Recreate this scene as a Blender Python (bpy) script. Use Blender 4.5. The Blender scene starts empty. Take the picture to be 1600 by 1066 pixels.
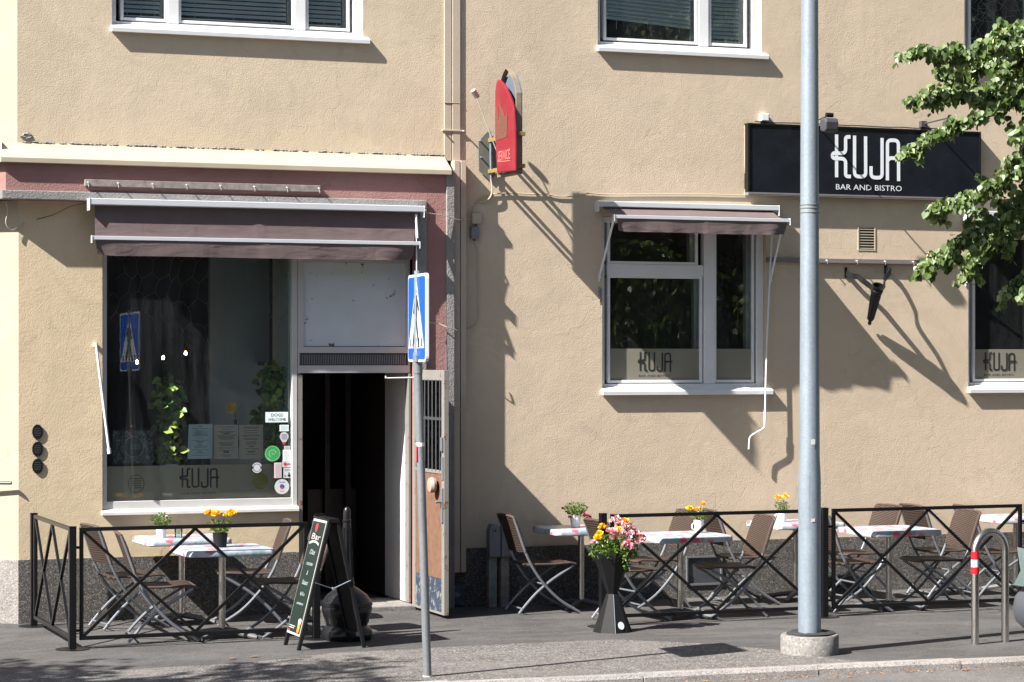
import bpy, math, random
from math import sin, cos, radians, pi, sqrt
from mathutils import Vector, Matrix
random.seed(7)
S = bpy.context.scene
# ------------------------------------------------------------------ camera
TH = radians(20.9)
CAM = Vector((-7.92, -20.74, 2.26)); FPX = 3778.0; HY = 560.0
FW = Vector((sin(TH), cos(TH), 0)); RT = Vector((cos(TH), -sin(TH), 0))
cd = bpy.data.cameras.new('camera'); cam = bpy.data.objects.new('camera', cd); S.collection.objects.link(cam)
cd.sensor_width = 36; cd.lens = 36*FPX/1600; cd.shift_y = (HY-533)/1600; cd.clip_end = 500
cam.location = CAM; cam.rotation_euler = (pi/2, 0, -TH); S.camera = cam
# ------------------------------------------------------------------ sky, sun, exposure
SA, SB = 3.5, 3.45                       # sun travel: (SA, 1, -SB)
sd = Vector((SA, 1, -SB)).normalized()
SEL = math.asin(-sd.z); SAZ = math.atan2(-sd.x, -sd.y)
W = bpy.data.worlds.new("World"); S.world = W; W.use_nodes = True
wn = W.node_tree.nodes; wn.clear()
sky = wn.new('ShaderNodeTexSky'); sky.sky_type = 'NISHITA'; sky.sun_disc = False
sky.sun_elevation = SEL; sky.sun_rotation = SAZ; sky.air_density = 1.0; sky.dust_density = 1.2
bg = wn.new('ShaderNodeBackground'); bg.inputs[1].default_value = 0.05
wo = wn.new('ShaderNodeOutputWorld')
W.node_tree.links.new(sky.outputs[0], bg.inputs[0]); W.node_tree.links.new(bg.outputs[0], wo.inputs[0])
ld = bpy.data.lights.new('sun', 'SUN'); ld.energy = 5.0; ld.angle = radians(0.5); ld.color = (1, 0.955, 0.90)
sun = bpy.data.objects.new('sun', ld); S.collection.objects.link(sun)
sun.rotation_euler = sd.to_track_quat('-Z', 'Y').to_euler(); sun.location = (-20, -10, 20)
S.view_settings.view_transform = 'Standard'; S.view_settings.look = 'None'; S.view_settings.gamma = 1
S.view_settings.exposure = 1.62
S.render.engine = 'CYCLES'; S.cycles.use_denoising = True; S.cycles.max_bounces = 8; S.cycles.transparent_max_bounces = 24
S.cycles.sample_clamp_indirect = 6; S.cycles.caustics_reflective = False; S.cycles.caustics_refractive = False

# ------------------------------------------------------------------ helpers
def pd(px, py):
    return FW + RT*((px-800)/FPX) + Vector((0, 0, 1))*((HY-py)/FPX)
def onY(px, py, Y=0.0):                       # photo measurement -> point on the wall-parallel plane y = Y
    d = pd(px, py); return CAM + d*((Y-CAM.y)/d.y)
def onX(px, py, x):
    d = pd(px, py); return CAM + d*((x-CAM.x)/d.x)
def onZ(px, py, z=0.0):
    d = pd(px, py); return CAM + d*((z-CAM.z)/d.z)
def PX(px, Y=0.0): return onY(px, 500, Y).x
def PZ(px, py, Y=0.0): return onY(px, py, Y).z

def tag(o, label=None, cat=None, group=None, kind=None):
    if label: o['label'] = label
    if cat: o['category'] = cat
    if group: o['group'] = group
    if kind: o['kind'] = kind
    return o
def empty(name, label, cat, loc=(0, 0, 0), rz=0, group=None):
    o = bpy.data.objects.new(name, None); S.collection.objects.link(o); o.location = loc; o.rotation_euler.z = rz
    o.empty_display_size = 0.1
    return tag(o, label, cat, group)
ROOTS = {}
class MB:
    def __init__(s): s.v = []; s.f = []
    def add(s, vs, fs):
        b = len(s.v); s.v += [tuple(v) for v in vs]; s.f += [tuple(b+i for i in f) for f in fs]; return s
    def box(s, x0, x1, y0, y1, z0, z1):
        if x0 > x1: x0, x1 = x1, x0
        if y0 > y1: y0, y1 = y1, y0
        if z0 > z1: z0, z1 = z1, z0
        return s.add([(x0,y0,z0),(x1,y0,z0),(x1,y1,z0),(x0,y1,z0),(x0,y0,z1),(x1,y0,z1),(x1,y1,z1),(x0,y1,z1)],
              [(0,3,2,1),(4,5,6,7),(0,1,5,4),(1,2,6,5),(2,3,7,6),(3,0,4,7)])
    def bar(s, a, b, w, h=None, up=(0, 0, 1)):       # rectangular bar from a to b
        a = Vector(a); b = Vector(b); h = h or w; d = (b-a).normalized(); u = Vector(up)
        if abs(d.dot(u)) > .98: u = Vector((0, 1, 0))
        r = d.cross(u).normalized(); u = r.cross(d)
        q = [r*(w/2)+u*(h/2), r*(-w/2)+u*(h/2), r*(-w/2)-u*(h/2), r*(w/2)-u*(h/2)]
        return s.add([a+k for k in q]+[b+k for k in q], [(0,1,2,3),(7,6,5,4),(0,4,5,1),(1,5,6,2),(2,6,7,3),(3,7,4,0)])
    def tube(s, pts, r, n=8, caps=True):
        pts = [Vector(p) for p in pts]; m = len(pts)
        rs = r if isinstance(r, (list, tuple)) else [r]*m
        d0 = (pts[1]-pts[0]).normalized(); u = Vector((0, 0, 1)) if abs(d0.z) < .9 else Vector((1, 0, 0))
        vs = []; x = d0.cross(u).normalized()
        for i in range(m):
            d = ((pts[min(i+1, m-1)]-pts[i]).normalized()+(pts[i]-pts[max(i-1, 0)]).normalized()).normalized()
            x = (x-d*x.dot(d)).normalized(); y = d.cross(x)
            for k in range(n):
                t = 2*pi*k/n; vs.append(pts[i]+(x*cos(t)+y*sin(t))*rs[i])
        fs = [(i*n+k, i*n+(k+1) % n, (i+1)*n+(k+1) % n, (i+1)*n+k) for i in range(m-1) for k in range(n)]
        if caps: fs += [tuple(range(n))[::-1], tuple((m-1)*n+k for k in range(n))]
        return s.add(vs, fs)
    def lathe(s, prof, c=(0, 0, 0), n=32, rot=0.0):   # prof: (r, z)
        vs = [(c[0]+r*cos(rot+2*pi*k/n), c[1]+r*sin(rot+2*pi*k/n), c[2]+z) for r, z in prof for k in range(n)]
        m = len(prof)
        fs = [(i*n+k, i*n+(k+1) % n, (i+1)*n+(k+1) % n, (i+1)*n+k) for i in range(m-1) for k in range(n)]
        fs += [tuple(range(n))[::-1], tuple((m-1)*n+k for k in range(n))]
        return s.add(vs, fs)
    def prism(s, pts, off):                            # closed outline of 3D points + offset vector
        n = len(pts); off = Vector(off); a = [Vector(p) for p in pts]
        nrm = Vector((0, 0, 0))
        for i in range(n): nrm += a[i].cross(a[(i+1) % n])
        if nrm.dot(off) > 0: a = a[::-1]
        return s.add(a+[p+off for p in a], [tuple(range(n)), tuple(range(2*n-1, n-1, -1))]+[(i, n+i, n+(i+1) % n, (i+1) % n) for i in range(n)])
    def build(s, name, mat, parent=None, smooth=False, bevel=0, label=None, sub=0):
        me = bpy.data.meshes.new(name); me.from_pydata(s.v, [], s.f); me.update()
        if mat: me.materials.append(mat)
        if smooth:
            me.polygons.foreach_set('use_smooth', [True]*len(me.polygons)); me.set_sharp_from_angle(angle=radians(40))
        o = bpy.data.objects.new(name, me); S.collection.objects.link(o)
        if parent:
            o.parent = parent
            w = parent.matrix_world_offset if False else None
        if bevel:
            m = o.modifiers.new('bevel', 'BEVEL'); m.width = bevel; m.segments = 2; m.limit_method = 'ANGLE'; m.angle_limit = radians(40)
        if sub:
            m = o.modifiers.new('sub', 'SUBSURF'); m.levels = sub; m.render_levels = sub
        if label: o['label'] = label
        return o
def copy_tree(o, parent=None):
    c = o.copy(); S.collection.objects.link(c); c.parent = parent
    for ch in list(o.children): copy_tree(ch, c)
    return c
def arc(c, r, a0, a1, n=8):
    return [(c[0]+r*cos(a0+(a1-a0)*i/n), c[1]+r*sin(a0+(a1-a0)*i/n)) for i in range(n+1)]
def smoothline(pts, n=6):                              # Catmull-Rom
    pts = [Vector(p) for p in pts]; P = [pts[0]*2-pts[1]]+pts+[pts[-1]*2-pts[-2]]; out = []
    for i in range(1, len(P)-2):
        for k in range(n):
            t = k/n; a, b, c, d = P[i-1], P[i], P[i+1], P[i+2]
            out.append(.5*((2*b)+(c-a)*t+(2*a-5*b+4*c-d)*t*t+(3*b-a-3*c+d)*t**3))
    return out+[pts[-1]]

# ------------------------------------------------------------------ materials
def nt(name):
    m = bpy.data.materials.new(name); m.use_nodes = True; t = m.node_tree; p = t.nodes['Principled BSDF']; return m, t, p
def N(t, typ, **k):
    n = t.nodes.new(typ)
    for a, b in k.items(): setattr(n, a, b)
    return n
def coords(t, scale=(1, 1, 1)):
    c = N(t, 'ShaderNodeTexCoord'); m = N(t, 'ShaderNodeMapping'); m.inputs['Scale'].default_value = scale
    t.links.new(c.outputs['Object'], m.inputs[0]); return m.outputs[0]
def noise(t, co, scale, detail=4, rough=.55, dist=0):
    n = N(t, 'ShaderNodeTexNoise'); n.inputs['Scale'].default_value = scale; n.inputs['Detail'].default_value = detail
    n.inputs['Roughness'].default_value = rough; n.inputs['Distortion'].default_value = dist
    if co: t.links.new(co, n.inputs['Vector'])
    return n.outputs[0]
def ramp(t, fac, stops):
    r = N(t, 'ShaderNodeValToRGB'); t.links.new(fac, r.inputs[0]); e = r.color_ramp.elements
    while len(e) < len(stops): e.new(.5)
    for i, (p, c) in enumerate(stops):
        e[i].position = p; e[i].color = (c if len(c) == 4 else (*c, 1)) if isinstance(c, tuple) else (c, c, c, 1)
    return r.outputs[0]
def mix(t, fac, a, b, mode='MIX'):
    m = N(t, 'ShaderNodeMix', data_type='RGBA', blend_type=mode)
    if isinstance(fac, float): m.inputs[0].default_value = fac
    else: t.links.new(fac, m.inputs[0])
    for i, x in ((6, a), (7, b)):
        if isinstance(x, tuple): m.inputs[i].default_value = (*x, 1)
        else: t.links.new(x, m.inputs[i])
    return m.outputs[2]
def math_(t, op, a, b=None):
    m = N(t, 'ShaderNodeMath', operation=op)
    for i, x in enumerate((a, b)):
        if x is None: continue
        if isinstance(x, (int, float)): m.inputs[i].default_value = x
        else: t.links.new(x, m.inputs[i])
    return m.outputs[0]
def bump(t, p, h, strength, dist, prev=None):
    b = N(t, 'ShaderNodeBump'); b.inputs['Strength'].default_value = strength; b.inputs['Distance'].default_value = dist
    t.links.new(h, b.inputs['Height'])
    if prev: t.links.new(prev, b.inputs['Normal'])
    if p: t.links.new(b.outputs[0], p.inputs['Normal'])
    return b.outputs[0]
def basic(name, col, rough=.5, metal=0, var=.15, vs=8, bs=0, bscale=60, spec=.5):
    m, t, p = nt(name); co = coords(t)
    c2 = tuple(max(0, x*(1-var)) for x in col); c1 = tuple(min(1, x*(1+var*.6)) for x in col)
    t.links.new(mix(t, ramp(t, noise(t, co, vs, 5, .6), [(.3, 0.0), (.7, 1.0)]), c2, c1), p.inputs['Base Color'])
    p.inputs['Roughness'].default_value = rough; p.inputs['Metallic'].default_value = metal
    p.inputs['Specular IOR Level'].default_value = spec
    if bs: bump(t, p, noise(t, co, bscale, 3), bs, .003)
    return m
def stucco(name, colA, colB, dirt, bs=.40, grain=58, patch=.0):
    m, t, p = nt(name); co = coords(t)
    big = ramp(t, noise(t, co, .55, 6, .6, .4), [(.35, 0.0), (.65, 1.0)])
    c = mix(t, big, colA, colB)
    mid = ramp(t, noise(t, co, 4.5, 8, .7), [(.3, 0.0), (.75, 1.0)])
    c = mix(t, math_(t, 'MULTIPLY', mid, .34), c, dirt)
    # rain streaks: noise stretched vertically
    st = ramp(t, noise(t, coords(t, (7, 7, .5)), 1.0, 5, .6), [(.55, 0.0), (.8, 1.0)])
    c = mix(t, math_(t, 'MULTIPLY', st, .30), c, dirt)
    pt = ramp(t, noise(t, co, .9, 9, .72, 1.2), [(.505, 0.0), (.52, 1.0)]); c = mix(t, math_(t, 'MULTIPLY', pt, .24), c, tuple(x*1.12 for x in colB))
    pt2 = ramp(t, noise(t, co, 1.7, 10, .75, .6), [(.60, 0.0), (.63, 1.0)]); c = mix(t, math_(t, 'MULTIPLY', pt2, .30), c, dirt)
    # hairline cracks
    wv = N(t, 'ShaderNodeTexVoronoi', feature='DISTANCE_TO_EDGE'); wv.inputs['Scale'].default_value = 1.15
    dn = N(t, 'ShaderNodeTexNoise'); dn.inputs['Scale'].default_value = 3.5; dn.inputs['Detail'].default_value = 8
    t.links.new(co, dn.inputs['Vector'])
    mx = N(t, 'ShaderNodeMix', data_type='RGBA'); mx.inputs[0].default_value = .42
    t.links.new(co, mx.inputs[6]); t.links.new(dn.outputs[1], mx.inputs[7]); t.links.new(mx.outputs[2], wv.inputs['Vector'])
    cr = ramp(t, wv.outputs[0], [(0.0, 1.0), (.005, 0.0)])
    cmask = ramp(t, noise(t, co, .8, 3), [(.48, 0.0), (.58, 1.0)])
    crk = math_(t, 'MULTIPLY', cr, cmask)
    c = mix(t, math_(t, 'MULTIPLY', crk, .26), c, tuple(x*.5 for x in dirt))
    t.links.new(c, p.inputs['Base Color']); p.inputs['Roughness'].default_value = .92; p.inputs['Specular IOR Level'].default_value = .12
    h1 = noise(t, co, grain*1.35, 2, .5)
    h2 = noise(t, co, 13, 6, .6, .6); h3 = noise(t, co, 2.2, 3, .5)
    n1 = bump(t, None, h1, bs, .0055)
    n2 = bump(t, None, h2, .38, .0045, n1)
    n3 = bump(t, None, h3, .3, .012, n2)
    inv = math_(t, 'MULTIPLY', crk, -1.0)
    bump(t, p, inv, .3, .003, n3)
    return m
M = {}
M['wall'] = stucco('stucco_beige', (.515, .42, .312), (.56, .457, .34), (.385, .31, .24))
M['wall_up'] = stucco('stucco_yellow_beige', (.525, .438, .318), (.565, .47, .342), (.40, .33, .25), bs=.36)
M['wall_shop'] = stucco('stucco_ochre', (.53, .435, .29), (.57, .468, .318), (.40, .325, .225), bs=.36, grain=62)
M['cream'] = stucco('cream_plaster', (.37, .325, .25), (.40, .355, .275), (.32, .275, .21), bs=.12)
M['flash'] = basic('cream_sheet_metal', (.42, .365, .27), .5, var=.08, vs=3)
M['pipe'] = basic('beige_sheet_metal', (.42, .355, .28), .5, var=.08, vs=3)
M['pink'] = stucco('pink_render', (.30, .165, .15), (.345, .19, .175), (.22, .13, .115), bs=.7, grain=60)
M['grey_stucco'] = stucco('grey_roughcast', (.22, .21, .205), (.28, .27, .26), (.13, .125, .12), bs=1.0, grain=55)
def speckle(name, base, light, dark, scale=260, bs=.5, rough=.85, big=(.8, 1.15), bscale=None, warm=None, worn=False):
    m, t, p = nt(name); co = coords(t)
    v = N(t, 'ShaderNodeTexVoronoi'); v.inputs['Scale'].default_value = scale; t.links.new(co, v.inputs['Vector'])
    sep = N(t, 'ShaderNodeSeparateColor'); t.links.new(v.outputs['Color'], sep.inputs[0])
    c = ramp(t, sep.outputs[0], [(0.0, dark), (.25, base), (.72, base), (1.0, light)])
    f = ramp(t, noise(t, co, .9, 8, .65), [(.3, (big[0],)*3), (.7, (big[1],)*3)])
    c = mix(t, 1.0, c, f, 'MULTIPLY')
    f2 = ramp(t, noise(t, co, 9, 6, .7), [(.35, (.86,)*3), (.7, (1.08,)*3)])
    c = mix(t, 1.0, c, f2, 'MULTIPLY')
    if worn:
        dn = N(t, 'ShaderNodeTexNoise'); dn.inputs['Scale'].default_value = 2.5; dn.inputs['Detail'].default_value = 9; t.links.new(co, dn.inputs['Vector'])
        mx = N(t, 'ShaderNodeMix', data_type='RGBA'); mx.inputs[0].default_value = .35; t.links.new(co, mx.inputs[6]); t.links.new(dn.outputs[1], mx.inputs[7])
        ve = N(t, 'ShaderNodeTexVoronoi', feature='DISTANCE_TO_EDGE'); ve.inputs['Scale'].default_value = .9; t.links.new(mx.outputs[2], ve.inputs['Vector'])
        crk = ramp(t, ve.outputs[0], [(0.0, 1.0), (.008, 0.0)]); mk = ramp(t, noise(t, co, .7, 3), [(.45, 0.0), (.55, 1.0)])
        c = mix(t, math_(t, 'MULTIPLY', math_(t, 'MULTIPLY', crk, mk), .75), c, tuple(x*.35 for x in base))
        vg = N(t, 'ShaderNodeTexVoronoi'); vg.inputs['Scale'].default_value = 3.2; t.links.new(co, vg.inputs['Vector'])
        c = mix(t, math_(t, 'MULTIPLY', ramp(t, vg.outputs[0], [(.045, 1.0), (.06, 0.0)]), .5), c, tuple(x*1.9 for x in base))
        pt = ramp(t, noise(t, coords(t, (.6, 1.6, 1)), 1.3, 9, .7, .8), [(.52, 0.0), (.535, 1.0)]); c = mix(t, math_(t, 'MULTIPLY', pt, .30), c, tuple(x*1.7 for x in base))
        sc = ramp(t, noise(t, coords(t, (.5, 6, 1)), 2.0, 9, .7, .5), [(.60, 0.0), (.72, 1.0)]); c = mix(t, math_(t, 'MULTIPLY', sc, .45), c, tuple(x*2.2 for x in base))
    t.links.new(c, p.inputs['Base Color']); p.inputs['Roughness'].default_value = rough; p.inputs['Specular IOR Level'].default_value = .25
    n1 = bump(t, None, sep.outputs[1], bs, .003)
    bump(t, p, noise(t, co, bscale or 20, 6, .7), .5, .006, n1)
    return m
M['granite_dark'] = speckle('dark_granite_render', (.095, .088, .082), (.27, .255, .24), (.03, .028, .028), 130, .9)
M['granite'] = speckle('kerb_granite', (.26, .24, .225), (.42, .39, .37), (.12, .115, .11), 150, .6)
M['asphalt'] = speckle('fine_asphalt', (.066, .063, .062), (.15, .142, .136), (.034, .032, .031), 210, .35, .8, (.72, 1.2), worn=True)
M['asphalt_rough'] = speckle('coarse_asphalt', (.10, .093, .088), (.34, .31, .285), (.035, .032, .030), 105, .8, .85, (.85, 1.12), worn=True)
M['asphalt_road'] = speckle('road_asphalt', (.12, .113, .11), (.26, .245, .235), (.055, .052, .05), 190, .8, .85)
M['concrete'] = speckle('cast_concrete', (.20, .19, .178), (.28, .265, .245), (.14, .132, .122), 60, .3, .9, (.75, 1.15))
M['white'] = basic('white_window_paint', (.66, .665, .67), .35, var=.05, vs=6)
M['offwhite'] = basic('offwhite_paint', (.62, .60, .56), .45, var=.12, vs=5)
M['fabric'] = None
def peeling(name, col, under, thr=.62, rough=.5, scale=9):
    m, t, p = nt(name); co = coords(t)
    n = noise(t, co, scale, 10, .75); edge = ramp(t, n, [(thr, 0.0), (thr+.02, 1.0)])
    c = mix(t, ramp(t, noise(t, co, 3, 5), [(.3, 0.0), (.7, 1.0)]), tuple(x*.88 for x in col), col)
    t.links.new(mix(t, edge, c, under), p.inputs['Base Color']); p.inputs['Roughness'].default_value = rough
    bump(t, p, edge, .5, -.002); return m
M['frame'] = peeling('weathered_grey_white_frame', (.47, .47, .46), (.13, .11, .09), .71, scale=14)
M['frame_rust'] = peeling('rusty_painted_steel', (.20, .19, .172), (.12, .055, .025), .58, scale=14)
M['board'] = peeling('peeling_white_board', (.56, .60, .63), (.04, .035, .03), .625, scale=10)
M['plank'] = basic('plywood', (.15, .078, .048), .7, var=.25, vs=14)
M['kick'] = peeling('scuffed_kick_plate', (.035, .048, .075), (.17, .18, .19), .53, scale=13)
def fabric(name, col):
    m, t, p = nt(name); co = coords(t)
    c = mix(t, ramp(t, noise(t, co, 5, 4), [(.3, 0.0), (.7, 1.0)]), tuple(x*.85 for x in col), col)
    d = N(t, 'ShaderNodeBsdfTranslucent'); t.links.new(c, d.inputs[0])
    t.links.new(c, p.inputs['Base Color']); p.inputs['Roughness'].default_value = .9; p.inputs['Specular IOR Level'].default_value = .1
    n0 = bump(t, None, noise(t, co, 500, 1), .3, .001); n0 = bump(t, None, noise(t, coords(t, (2.2, 2.2, 7)), 1.5, 4, .5, 1.2), .6, .012, n0); bump(t, p, noise(t, coords(t, (14, 14, 3)), 1.0, 3, .5, .6), .35, .006, n0)
    ms = N(t, 'ShaderNodeMixShader'); ms.inputs[0].default_value = .12
    t.links.new(p.outputs[0], ms.inputs[1]); t.links.new(d.outputs[0], ms.inputs[2])
    t.links.new(ms.outputs[0], t.nodes['Material Output'].inputs[0]); return m
M['fabric'] = fabric('mauve_brown_awning_cloth', (.155, .118, .118))
M['alu'] = basic('painted_aluminium', (.66, .69, .72), .3, .3, var=.04)
M['chair_tube'] = basic('grey_lacquered_tube', (.21, .225, .25), .38, .5, var=.06)
M['chrome'] = basic('brushed_steel', (.11, .11, .115), .7, .2, var=.1, vs=30)
M['steel'] = None
def brushed(name, col, rough):
    m, t, p = nt(name); co = coords(t, (1, 1, .05))
    p.inputs['Metallic'].default_value = 1; n = noise(t, co, 260, 3)
    t.links.new(ramp(t, n, [(.3, tuple(x*.8 for x in col)), (.7, col)]), p.inputs['Base Color'])
    t.links.new(ramp(t, n, [(.2, (rough*.8,)*3), (.8, (rough*1.3,)*3)]), p.inputs['Roughness']); return m
M['steel'] = brushed('satin_stainless', (.62, .59, .56), .27)
M['black'] = basic('black_paint', (.006, .006, .007), .38, var=.2, vs=20, spec=.3)
M['blackmat'] = basic('matt_black', (.007, .007, .008), .6, var=.3, vs=12, bs=.2, spec=.25)
M['iron'] = basic('cast_iron', (.012, .012, .014), .3, .2, var=.3, vs=10, bs=.25, bscale=120)
M['darkgrey'] = basic('dark_grey_plastic', (.05, .05, .055), .5)
M['greyrail'] = basic('grey_brown_rail', (.17, .15, .145), .5, var=.12)
M['wood_rail'] = basic('weathered_batten', (.24, .21, .19), .8, var=.4, vs=16)
def galv(name, base):
    m, t, p = nt(name); co = coords(t)
    v = N(t, 'ShaderNodeTexVoronoi'); v.inputs['Scale'].default_value = 75; t.links.new(co, v.inputs['Vector'])
    sep = N(t, 'ShaderNodeSeparateColor'); t.links.new(v.outputs['Color'], sep.inputs[0])
    a = tuple(x*.86 for x in base)
    c = mix(t, sep.outputs[0], a, base)
    f = ramp(t, noise(t, coords(t, (3, 3, .5)), 2.2, 7, .7), [(.3, (.82,)*3), (.7, (1.1,)*3)])
    t.links.new(mix(t, 1.0, c, f, 'MULTIPLY'), p.inputs['Base Color'])
    p.inputs['Metallic'].default_value = .35; p.inputs['Roughness'].default_value = .48; return m
M['galv'] = galv('galvanised_steel', (.24, .285, .33))
M['galv_dark'] = galv('weathered_galvanised_steel', (.20, .21, .225))
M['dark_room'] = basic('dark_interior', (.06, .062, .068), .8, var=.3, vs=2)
M['teal_room'] = basic('blue_grey_interior', (.36, .43, .45), .8, var=.1, vs=2)
M['dark_wood'] = basic('dark_stained_wood', (.03, .02, .016), .5, var=.4, vs=6)
M['whitewall'] = basic('white_vestibule_paint', (.66, .62, .58), .6, var=.06, vs=3)
M['red'] = None
def redmat():
    m, t, p = nt('faded_red_enamel'); co = coords(t)
    c = mix(t, ramp(t, noise(t, co, 4, 6, .7), [(.35, 0.0), (.7, 1.0)]), (.165, .008, .017), (.23, .016, .028))
    t.links.new(c, p.inputs['Base Color']); p.inputs['Roughness'].default_value = .28; return m
M['red'] = redmat()
M['tan'] = basic('tan_worn_paint', (.22, .15, .055), .6, var=.3, vs=20)
M['olive'] = basic('olive_grey_steel', (.13, .13, .11), .6, var=.2)
M['signblack'] = basic('glossy_black_sign', (.010, .012, .018), .22, var=.3, vs=5)
M['letter'] = basic('white_letter', (.68, .71, .74), .4, var=.03)
M['letter_dark'] = basic('dark_letter', (.02, .02, .02), .5, var=.1)
M['blue'] = basic('traffic_blue', (.006, .085, .50), .3, var=.03)
M['signwhite'] = basic('retro_white', (.54, .56, .58), .35, var=.03)
M['paper'] = basic('pale_menu_paper', (.78, .92, .90), .8, var=.05)
M['paper_tan'] = basic('tan_menu_paper', (.80, .69, .53), .8, var=.05)
M['pinkpaper'] = basic('pink_paper', (.72, .58, .62), .7, var=.05)
M['greensticker'] = basic('green_sticker', (.04, .34, .09), .5, var=.1)
M['redprint'] = basic('red_print', (.60, .03, .04), .5)
M['yellowprint'] = basic('yellow_print', (.50, .40, .05), .5)
M['greyprint'] = basic('grey_print', (.22, .22, .22), .6)
M['chalkgreen'] = basic('dark_green_board', (.005, .014, .010), .5, var=.2)
M['chalk'] = basic('chalk', (.28, .34, .36), .9)
M['beer'] = basic('amber', (.60, .22, .03), .4)
def glassmat(name, tint, ior=1.5, dust=0):
    m, t, p = nt(name); t.nodes.remove(p); o = t.nodes['Material Output']
    tr = N(t, 'ShaderNodeBsdfTransparent'); tr.inputs[0].default_value = (*tint, 1)
    gl = N(t, 'ShaderNodeBsdfGlossy'); gl.inputs['Roughness'].default_value = 0.0; gl.inputs[0].default_value = (1, 1, 1, 1)
    fr = N(t, 'ShaderNodeFresnel'); fr.inputs[0].default_value = ior
    ms = N(t, 'ShaderNodeMixShader'); t.links.new(fr.outputs[0], ms.inputs[0]); t.links.new(tr.outputs[0], ms.inputs[1]); t.links.new(gl.outputs[0], ms.inputs[2])
    if dust:
        co = coords(t); d = N(t, 'ShaderNodeBsdfDiffuse'); d.inputs[0].default_value = (.55, .6, .62, 1)
        a = noise(t, coords(t, (9, 9, .8)), 1.6, 8, .7); b = noise(t, co, 60, 3, .7); f = math_(t, 'MULTIPLY', ramp(t, a, [(.35, 0.1), (.75, 1.0)]), ramp(t, b, [(.4, 0.35), (.75, 1.0)]))
        m2 = N(t, 'ShaderNodeMixShader'); t.links.new(math_(t, 'MULTIPLY', f, dust), m2.inputs[0]); t.links.new(ms.outputs[0], m2.inputs[1]); t.links.new(d.outputs[0], m2.inputs[2]); ms = m2
    t.links.new(ms.outputs[0], o.inputs[0]); return m
M['glass'] = glassmat('window_glass', (.91, .955, .955), 1.42, .065)
M['glass_clear'] = glassmat('clear_glass', (.85, .92, .90), 1.5)
def film(name, col, op):
    m, t, p = nt(name); o = t.nodes['Material Output']; p.inputs['Base Color'].default_value = (*col, 1); p.inputs['Roughness'].default_value = .7
    tr = N(t, 'ShaderNodeBsdfTransparent'); tl = N(t, 'ShaderNodeBsdfTranslucent'); tl.inputs[0].default_value = (*col, 1)
    m1 = N(t, 'ShaderNodeMixShader'); m1.inputs[0].default_value = .35; t.links.new(p.outputs[0], m1.inputs[1]); t.links.new(tl.outputs[0], m1.inputs[2])
    ms = N(t, 'ShaderNodeMixShader'); ms.inputs[0].default_value = op
    t.links.new(tr.outputs[0], ms.inputs[1]); t.links.new(m1.outputs[0], ms.inputs[2]); t.links.new(ms.outputs[0], o.inputs[0]); return m
M['film'] = film('frosted_film', (.95, .80, .60), .86)
M['film_out'] = film('frosted_film_outside', (.33, .31, .25), .82)
M['blind'] = basic('pale_blind_slat', (.90, .93, .93), .5, var=.05)
def wicker(name, plane):
    m, t, p = nt(name)
    c = N(t, 'ShaderNodeTexCoord'); sp = N(t, 'ShaderNodeSeparateXYZ'); t.links.new(c.outputs['Object'], sp.inputs[0])
    a_ = sp.outputs[1]; b_ = sp.outputs[0] if plane == 'xy' else sp.outputs[2]; a = math_(t, 'ADD', a_, math_(t, 'MULTIPLY', b_, .8)); b = math_(t, 'SUBTRACT', math_(t, 'MULTIPLY', a_, .8), b_)
    s1 = math_(t, 'SINE', math_(t, 'MULTIPLY', a, 2*pi/.027)); s2 = math_(t, 'SINE', math_(t, 'MULTIPLY', b, 2*pi/.027))
    h = math_(t, 'MULTIPLY', s1, s2); h2 = math_(t, 'ADD', math_(t, 'MULTIPLY', h, .5), .5)
    t.links.new(ramp(t, h2, [(.2, (.005, .003, .0025)), (.55, (.026, .016, .012)), (.9, (.12, .078, .060))]), p.inputs['Base Color'])
    p.inputs['Roughness'].default_value = .6; p.inputs['Specular IOR Level'].default_value = .3; bump(t, p, h2, .8, .004); return m
M['wick_seat'] = wicker('brown_woven_seat', 'xy'); M['wick_back'] = wicker('brown_woven_back', 'yz')
M['rattan_edge'] = basic('brown_rattan_edge', (.07, .045, .035), .5, var=.3, vs=60)
def oilcloth():
    m, t, p = nt('floral_oilcloth'); co = coords(t)
    dn = N(t, 'ShaderNodeTexNoise'); dn.inputs['Scale'].default_value = 40; t.links.new(co, dn.inputs['Vector'])
    mx = N(t, 'ShaderNodeMix', data_type='RGBA'); mx.inputs[0].default_value = .025; t.links.new(co, mx.inputs[6]); t.links.new(dn.outputs[1], mx.inputs[7])
    v = N(t, 'ShaderNodeTexVoronoi'); v.inputs['Scale'].default_value = 7.5; t.links.new(mx.outputs[2], v.inputs['Vector'])
    v2 = N(t, 'ShaderNodeTexVoronoi'); v2.inputs['Scale'].default_value = 11; t.links.new(mx.outputs[2], v2.inputs['Vector'])
    c = mix(t, ramp(t, noise(t, co, 9, 3), [(.42, 0.0), (.6, 1.0)]), (.44, .47, .50), (.25, .33, .39))
    c = mix(t, ramp(t, v2.outputs[0], [(.16, 1.0), (.20, 0.0)]), c, (.22, .33, .30))
    c = mix(t, ramp(t, v.outputs[0], [(.25, 1.0), (.34, 0.0)]), c, (.52, .11, .16))
    t.links.new(c, p.inputs['Base Color']); p.inputs['Roughness'].default_value = .3; bump(t, p, noise(t, co, 14, 3), .3, .006); return m
M['oilcloth'] = oilcloth()
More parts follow.
